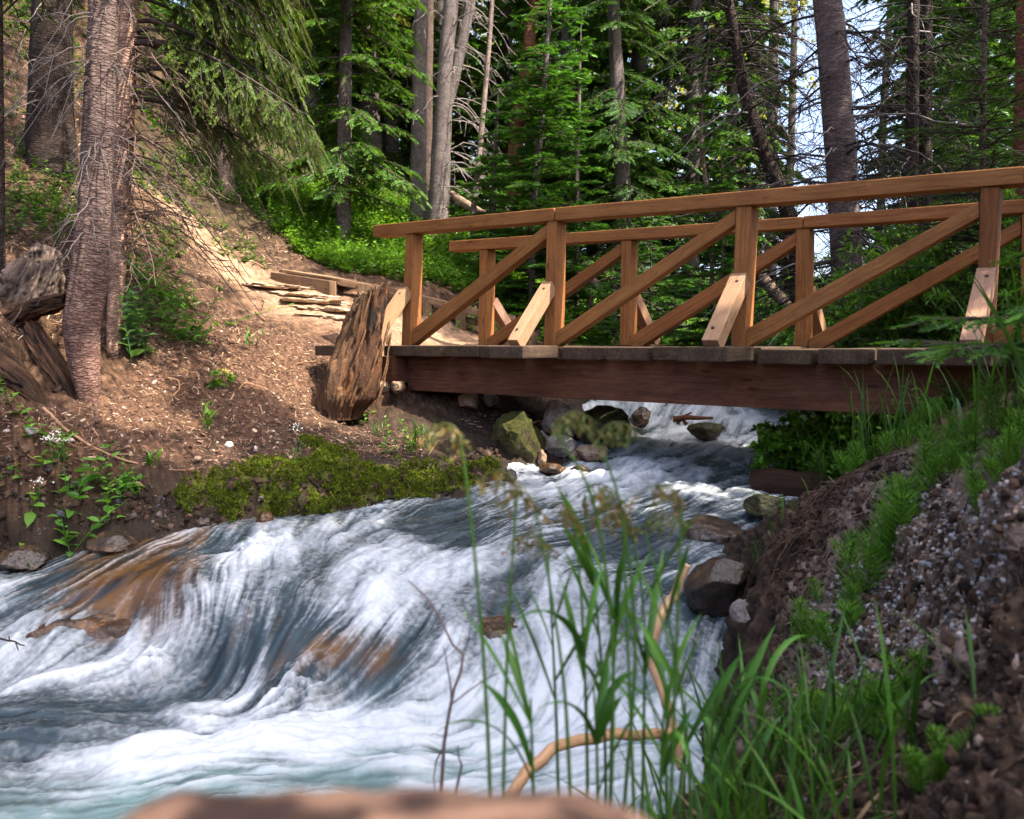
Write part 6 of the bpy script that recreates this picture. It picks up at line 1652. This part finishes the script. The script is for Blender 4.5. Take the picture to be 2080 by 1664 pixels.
# horsetails
def horsetail(label, base, n, hgt, spread, sc=1.0):
    r = np.random.default_rng(int(base[0] * 991) + n); root = thing('horsetail_clump', label, 'horsetail', base); mb = MB()
    P = np.stack([r.normal(0, spread, n), r.normal(0, spread, n), np.zeros(n)], 1); P[:, 2] = H(base[0] + P[:, 0], base[1] + P[:, 1]) - base[2]
    s_ = np.linspace(0, 1, 6); a = r.uniform(0, 6.28, n); l = np.abs(r.normal(0, .35, n)); h = hgt * r.uniform(.55, 1.15, n)
    C = P[:, None] + np.stack([np.cos(a), np.sin(a), 0 * a], 1)[:, None] * (l * h)[:, None, None] * (s_ ** 1.7)[None, :, None] + np.array([0, 0, 1.0]) * (h[:, None] * (s_ - .2 * l[:, None] * s_ ** 2))[..., None]
    v, q = tubes(C, np.linspace(.0022, .001, 6)[None] * np.ones((n, 1)), 4); mb.add(v, q, 0, (.09, .17, .03))
    W_, B = 9, 7
    st, bz, ln = [], [], []
    for i in range(n):
        for k in range(W_):
            f = .15 + .85 * k / W_; p = np.array([np.interp(f, s_, C[i, :, j]) for j in range(3)])
            for m in range(B):
                b = m / B * 6.283 + k * .35 + r.normal(0, .12); L = h[i] * .34 * math.sin(min(1, (1.05 - f) * 1.6 + .12) * 1.5) * r.uniform(.8, 1.15)
                g = np.linspace(0, 1, 4)[:, None]; d = np.array([math.cos(b), math.sin(b), 0])
                bz.append(p + d * L * g * .9 + np.array([0, 0, 1.0]) * L * (.55 * g + .25 * g ** 2))
    v, q = tubes(np.array(bz), np.array([.0013, .0012, .0010, .0005])[None] * sc * np.ones((len(bz), 1)), 3)
    g = np.repeat(r.random(len(bz)), 12)[:, None]; mb.add(v, q, 0, np.array([.08, .24, .018]) * (1 - g) + np.array([.22, .46, .04]) * g)
    mb.build('fronds', M_GRASS, root)


for px, py, n, h, sp, lab in [(1895, 985, 9, .15, .05, 'bright horsetail clump on the crest of the eroded bank'), (1790, 1160, 13, .20, .04, 'brightest horsetail clump on the gravel slope'), (1650, 1275, 5, .12, .03, 'horsetail clump over the dark undercut of the bank'), (1735, 1265, 6, .13, .035, 'horsetail sprays leaning across the gravel'),
                              (1770, 1500, 14, .11, .05, 'dense dark green horsetail clump below the gravel'), (1690, 1480, 7, .13, .05, 'horsetails mixed with grass at the bank foot'), (1945, 1570, 8, .08, .02, 'small blurred horsetail clump on the dark soil'), (1850, 895, 10, .16, .08, 'horsetails under the bridge beam'), (1960, 915, 12, .16, .1, 'horsetails behind the crest at the right edge'), (1740, 955, 7, .12, .06, 'horsetails growing behind the bank crest'), (2050, 960, 14, .14, .06, 'horsetails at the right frame edge')]:
    horsetail(lab, on_ground(px, py) - np.array([0, 0, .01]), n, h, sp)

# hanging rootlets on the undercut edge
mb = MB(); BP = []
for k in range(95):
    t = rg.random(); e = np.array([np.interp(t, [0, .3, .6, 1], v) for v in ((1580, 1620, 1680, 1850), (1130, 1060, 990, 905))]); p = on_ground(e[0] + rg.normal(0, 12), e[1] + abs(rg.normal(0, 14)) + 4)
    l = rg.uniform(.05, .3); g = np.linspace(0, 1, 6)[:, None]; d = np.array([rg.normal(-.35, .25), rg.normal(-.1, .25), 0])
    q = p + d * l * g + np.array([0, 0, 1.0]) * (.012 + l * (.1 * g - .75 * g ** 2)); q[1:] += rg.normal(0, .006, (5, 3)); BP.append(q)
for k in range(60):
    a = on_ground(rg.uniform(1600, 2080), rg.uniform(1050, 1600)); an = rg.normal(.7, .4); l = rg.uniform(.1, .35); g = np.linspace(0, 1, 8)
    q = np.stack([a[0] + np.cos(an) * l * g, a[1] + np.sin(an) * l * g + .03 * np.sin(g * 5 + k), 0 * g], 1); q[:, 2] = H(q[:, 0], q[:, 1]) + .004; BP.append(q[[0, 1, 3, 4, 6, 7]])
v, q = tubes(np.array(BP), np.linspace(.0022, .0007, 6)[None] * rg.uniform(.6, 1.8, (len(BP), 1)), 4); mb.add(v, q, 0, np.repeat(leaf_colors(rg, len(BP), (.035, .022, .016), (.14, .085, .055)), 24, 0))
tag(mb.build('rootlets', M_TWIG), 'fine dark rootlets hanging from the undercut near bank', 'roots', kind='stuff')

# spruce sapling at the right edge
b = gxy(1.62, 2.35); root = thing('spruce_sapling', 'blurred spruce sapling bough reaching in at the right edge below the deck', 'sapling', b)
trunk_mesh([(0, 0, -.05), (0, 0, .25), (0.02, 0, .52)], [.012, .009, .003], 8, 4).build('trunk', M_BARK, root)
crown(91, .06, .5, lambda t: .52 * (1 - t) ** .6 + .05, 52, .2, .3, .10, .028, .022, TW_NEAR, (.04, .12, .02), (.16, .36, .04), .15, .2, tip=.8, br=.004).build('crown', [M_TWIG, M_NEEDLE], root)

# ---- shrubs
def shrub(label, base, rad, hgt, n, ll, tpl, c0, c1, name='shrub', stems=16, seed=1, group=None):
    r = np.random.default_rng(seed); root = thing(name, label, 'shrub', base, group); mb = MB(); ml = MB()
    BP, SP = [], []
    for k in range(stems):
        a = r.uniform(0, 6.28); l = r.uniform(.1, 1) ** .6 * rad; h = hgt * r.uniform(.55, 1.05) * (1 - .35 * (l / rad) ** 2); g = np.linspace(0, 1, 7)
        q = np.stack([np.cos(a) * l * g ** 1.3, np.sin(a) * l * g ** 1.3, h * (g - .12 * g ** 3) - .03], 1); q[1:] += r.normal(0, .02 * hgt, (6, 3)); BP.append(q)
        for j in range(7):
            f = r.uniform(.3, 1); p = np.array([np.interp(f, g, q[:, i]) for i in range(3)]); b = r.uniform(0, 6.28); ls = hgt * r.uniform(.12, .36)
            gg = np.linspace(0, 1, 7)[:, None]; SP.append(p + np.array([math.cos(b), math.sin(b), r.uniform(-.1, .9)]) * ls * gg - np.array([0, 0, 1.0]) * .25 * ls * gg ** 2)
    v, q = tubes(np.array(BP), np.linspace(.009, .003, 7)[None] * np.ones((stems, 1)), 5); mb.add(v, q, 0, (.10, .075, .05))
    v, q = tubes(np.array(SP), np.linspace(.003, .0012, 7)[None] * np.ones((len(SP), 1)), 3); mb.add(v, q, 0, (.10, .09, .05))
    A = np.concatenate([np.array(BP), np.array(SP)]); i = r.integers(len(A), size=n); i = np.where(r.random(n) < .8, r.integers(len(BP), len(A), size=n), i); f = r.uniform(.25, 1, n) * 5.999; j = f.astype(int); w_ = (f - j)[:, None]
    p = A[i, j] * (1 - w_) + A[i, j + 1] * w_; tg = unit(A[i, j + 1] - A[i, j]); d = unit(tg * .6 + unit(r.normal(size=(n, 3))) * .9 + np.array([0, 0, .1]))
    X, Y, Z = frame(d, np.array([0, 0, 1.0]) + r.normal(0, .45, (n, 3))); V, Fc = place(tpl[0], tpl[1], X, Y, Z, p, ll * r.uniform(.6, 1.25, n))
    ml.add(V, Fc, 0, np.repeat(leaf_colors(r, n, c0, c1), len(tpl[0]), 0), smooth=False)
    mb.build('stems', M_TWIG, root); ml.build('foliage', M_LEAF, root)


shrub('dense glossy bush at the waterline under the bridge', gxy(at(1655, 930, 5.6)[0], 5.6), .36, .60, 4200, .055, LEAF_OV, (.06, .19, .016), (.20, .44, .035), 'bush', 22, 1)
shrub('low bush between the waterline bush and the bridge beam', gxy(at(1760, 900, 5.4)[0], 5.4), .34, .42, 2400, .05, LEAF_OV, (.035, .13, .014), (.14, .32, .03), 'bush', 18, 2)
for k, (px, d, rad, h, lab) in enumerate([(1690, 7.8, .7, 1.35, 'willow shrub behind the far handrail right of the middle post'), (1830, 7.3, .8, 1.6, 'tall willow shrub rising above the near handrail'), (1960, 6.8, .7, 1.5, 'leafy willow shrub behind the right end of the railing'), (2090, 6.6, .7, 1.6, 'willow shrub cut by the right frame edge'), (1760, 8.8, .8, 1.5, 'willow shrub behind the first row of willows'), (1590, 8.8, .55, 1.0, 'small willow shrub behind the middle diagonals')]):
    p = at(px, 690, d); p[2] = H(p[0], p[1])[0] - .03
    shrub(lab, p, rad, h, 3400 if k else 3000, .085, LEAF_LN, (.06, .17, .018), (.20, .40, .045), 'willow_shrub', 24, 10 + k, 'willow shrubs behind the railing')

# low fir boughs and seedlings in the dark behind the rails
for k, (px, d, h, half, lab) in enumerate([(1250, 9.6, 1.3, .6, 'dark fir seedling seen between the second and third bridge posts'), (1370, 9.2, 1.2, .6, 'fir seedling below the middle handrail'), (1480, 9.4, 1.5, .7, 'bushy fir seedling behind the middle bridge post'), (1130, 10.2, 1.4, .7, 'fir seedling at the foot of the bright young fir'), (1560, 8.4, 1.1, .5, 'fir seedling beside the leaning grey trunk'), (1320, 11, 1.8, .8, 'broad fir seedling deep behind the rails'), (1000, 11.2, 1.6, .7, 'fir seedling behind the first diagonals'), (925, 12.3, 1.2, .5, 'fir seedling beside the forked pine foot')]):
    p = at(px, 690, d); p[2] = H(p[0], p[1])[0] - .04
    root = thing('fir_seedling', lab, 'seedling', p); trunk_mesh([(0, 0, 0), (0, 0, h)], [.02, .004], 7, k).build('trunk', M_BARKGREY, root)
    crown(200 + k, .06, h, lambda t: half * (1 - t) ** .7 + .05, 24, .15, .15, .13, .055, .04, TW_MID, (.025, .08, .016), (.10, .26, .03), .1, .3, tip=.8).build('crown', [M_TWIG, M_NEEDLE], root)

# ---- driftwood and bare twig close to the camera
M_DRIFT = mat_wood('drift_wood', (.62, .42, .25), (.34, .2, .11), .5, .7, .35, 3)
stick('drift_branch', 'bent peeled branch standing behind the tall grasses', 'branch', [at(1392, 1150, 2.05), at(1365, 1210, 2.05), at(1330, 1270, 2.0), at(1322, 1340, 2.0), at(1345, 1410, 1.95), at(1370, 1480, 1.9), at(1385, 1560, 1.86)], .013, .012, M_DRIFT, (1, 1, 1), 9, wob=.02)
stick('drift_branch', 'curved peeled branch reaching from the bottom edge to the grass', 'branch', [at(1020, 1640, 1.62), at(1060, 1570, 1.66), at(1130, 1520, 1.72), at(1220, 1495, 1.78), at(1310, 1490, 1.83), at(1385, 1495, 1.86)], .013, .012, M_DRIFT, (.95, .9, .85), 9, wob=.02)
def bare_twig(label, main, subs, r0, d):
    W = [at(x, y, d) for x, y in main]; g = gxy(W[0][0], W[0][1]); W = [np.array([W[0][0], W[0][1], g[2]])] + W; b = W[0].copy()
    mb = MB(); P = np.array(W) - b; v, q = tubes(P, np.linspace(r0, r0 * .35, len(P)), 6); mb.add(v, q, 0, (.16, .11, .10))
    for s_ in subs:
        P = np.array([at(x, y, d + dd) for x, y, dd in s_]) - b; v, q = tubes(P, np.linspace(r0 * .55, r0 * .22, len(P)), 5); mb.add(v, q, 0, (.14, .09, .09))
    tag(mb.build('bare_twig', M_TWIG, None, b), label, 'twig')


bare_twig('thin bare forked twig standing in front of the white pool', [(893, 1640), (898, 1580), (902, 1510), (912, 1450), (922, 1400), (936, 1365), (941, 1330), (920, 1310), (905, 1280), (890, 1250), (868, 1215), (830, 1180)],
          [[(908, 1470, 0), (918, 1430, 0), (950, 1405, .01), (985, 1380, .02), (1012, 1368, .02)], [(918, 1430, 0), (915, 1390, 0), (908, 1350, -.01), (902, 1315, -.02)], [(900, 1520, 0), (886, 1545, .01), (881, 1580, .01), (884, 1610, .01)]], .0036, 1.35)
bare_twig('short bare twig beside the thin forked twig', [(920, 1640), (930, 1590), (938, 1555), (932, 1540), (930, 1515)], [], .0032, 1.35)
stick('bare_twig', 'dark thorny twig at the left edge of the pool', 'twig', [at(-40, 1290, 3.5), at(10, 1300, 3.48), at(50, 1310, 3.45)], .006, .003, M_BARKDARK, side=[([at(20, 1303, 3.47), at(18, 1292, 3.46)], .003, .002), ([at(32, 1306, 3.46), at(38, 1322, 3.46)], .003, .002)])

# ---- dead wood at the left
def snag(label, name, pts, rad, seed, mat, col, fib=.32):
    W = np.array([at(x, y, dd) for x, y, dd in pts]); b = W[0].copy(); mb = MB(); ns = 96
    trunk_mesh(W - b, rad, ns, seed, 0, 26, col, .09, mb)
    V = mb.V[0]; m = len(V) // ns; th = np.tile(np.arange(ns) / ns * 6.2832, m); ll = np.repeat(np.arange(m) / m, ns)
    cen = V.reshape(m, ns, 3).mean(1).repeat(ns, 0)
    tw = th + .8 * ll
    n = fbm(np.cos(tw) * 5 + seed, np.sin(tw) * 5, ll * 3.5, seed, 4, .6) - .5; n2 = fbm(np.cos(tw) * 16, np.sin(tw) * 16 + seed, ll * 9, seed + 4, 3) - .5
    hole = smooth(.56, .68, fbm(np.cos(th) * 1.6 + 3, np.sin(th) * 1.6, ll * 5, seed + 9, 3))
    mb.V[0] = cen + (V - cen) * (1 + fib * 2.2 * n + fib * .8 * n2 - .3 * hole)[:, None]
    mb.L[0] = np.stack([ll * 1.4, tw * .12, n * .3], 1) + seed
    mb.C[0] = np.array(col) * (np.clip(.75 + 2.4 * n + 1.5 * n2, .18, 2) * (1 - .75 * hole))[:, None]
    e = mb.V[0][-ns:]; c = e.mean(0); mb.add(np.concatenate([e, [c - (W[-1] - W[-2]) * .25]]), np.array([[i, (i + 1) % ns, ns] for i in range(ns)]), 0, np.array(col) * .35, np.concatenate([e, [c]]))
    tag(mb.build(name, mat, None, b), label, 'dead wood')


snag('broken grey stump leaning beside the near trunk', 'broken_stump', [(0, 680, 6.1), (45, 610, 6.12), (80, 550, 6.15), (98, 505, 6.2)], [.25, .21, .15, .09], 3, M_GREYWOOD, (1.2, 1.1, 1.05))
snag('rotten brown log end tucked under the broken grey stump', 'rotten_log', [(20, 650, 5.9), (75, 625, 5.75), (138, 610, 5.6)], [.07, .065, .05], 5, M_OLD, (.62, .48, .36))
snag('crumbling rotten root slanting down to the near trunk foot', 'rotten_log', [(60, 670, 5.8), (95, 725, 5.62), (130, 782, 5.47), (160, 838, 5.34)], [.07, .075, .06, .02], 7, M_OLD, (.5, .37, .27), .22)
snag('dark rotten root mound at the left edge', 'rotten_log', [(-80, 690, 5.5), (-10, 740, 5.42), (50, 790, 5.3), (90, 830, 5.2)], [.12, .11, .08, .03], 11, M_OLD, (.32, .24, .17), .22)

# ------------------------------------------------------------------ camera, sun, sky
cam = bpy.data.cameras.new('camera'); co = bpy.data.objects.new('camera', cam); COL.objects.link(co)
co.location = EYE; co.rotation_euler = (math.pi / 2 - PITCH, 0, 0)
cam.sensor_width = 36; cam.lens = F / 2080 * 36; cam.clip_end = 2000; cam.clip_start = .02
cam.dof.use_dof = True; cam.dof.focus_distance = 7.0; cam.dof.aperture_fstop = 4.5
SC.camera = co
SUN_AZ, SUN_EL = R(-30), R(56)                  # from +x towards +y
s = np.array([math.cos(SUN_AZ) * math.cos(SUN_EL), math.sin(SUN_AZ) * math.cos(SUN_EL), math.sin(SUN_EL)])
sl = bpy.data.lights.new('sun', 'SUN'); so = bpy.data.objects.new('sun', sl); COL.objects.link(so)
sl.energy = 3.1; sl.angle = R(.5); sl.color = (1, .89, .75)
so.rotation_euler = Vector(s).to_track_quat('Z', 'Y').to_euler()
w = bpy.data.worlds.new('World'); SC.world = w; w.use_nodes = True
nt = w.node_tree; bg = nt.nodes['Background']
sky = nt.nodes.new('ShaderNodeTexSky'); sky.sky_type = 'NISHITA'; sky.sun_disc = False
sky.sun_elevation = SUN_EL; sky.sun_rotation = math.pi / 2 - SUN_AZ
sky.air_density = .6; sky.dust_density = 4.0; sky.ozone_density = .6
nt.links.new(sky.outputs[0], bg.inputs[0]); bg.inputs[1].default_value = .15
SC.view_settings.view_transform = 'Standard'; SC.view_settings.look = 'None'; SC.view_settings.exposure = 2.3; SC.view_settings.gamma = 1
SC.cycles.max_bounces = 6; SC.cycles.diffuse_bounces = 4; SC.cycles.glossy_bounces = 2; SC.cycles.transmission_bounces = 3; SC.cycles.transparent_max_bounces = 4
SC.cycles.use_denoising = True; SC.cycles.caustics_reflective = False; SC.cycles.caustics_refractive = False
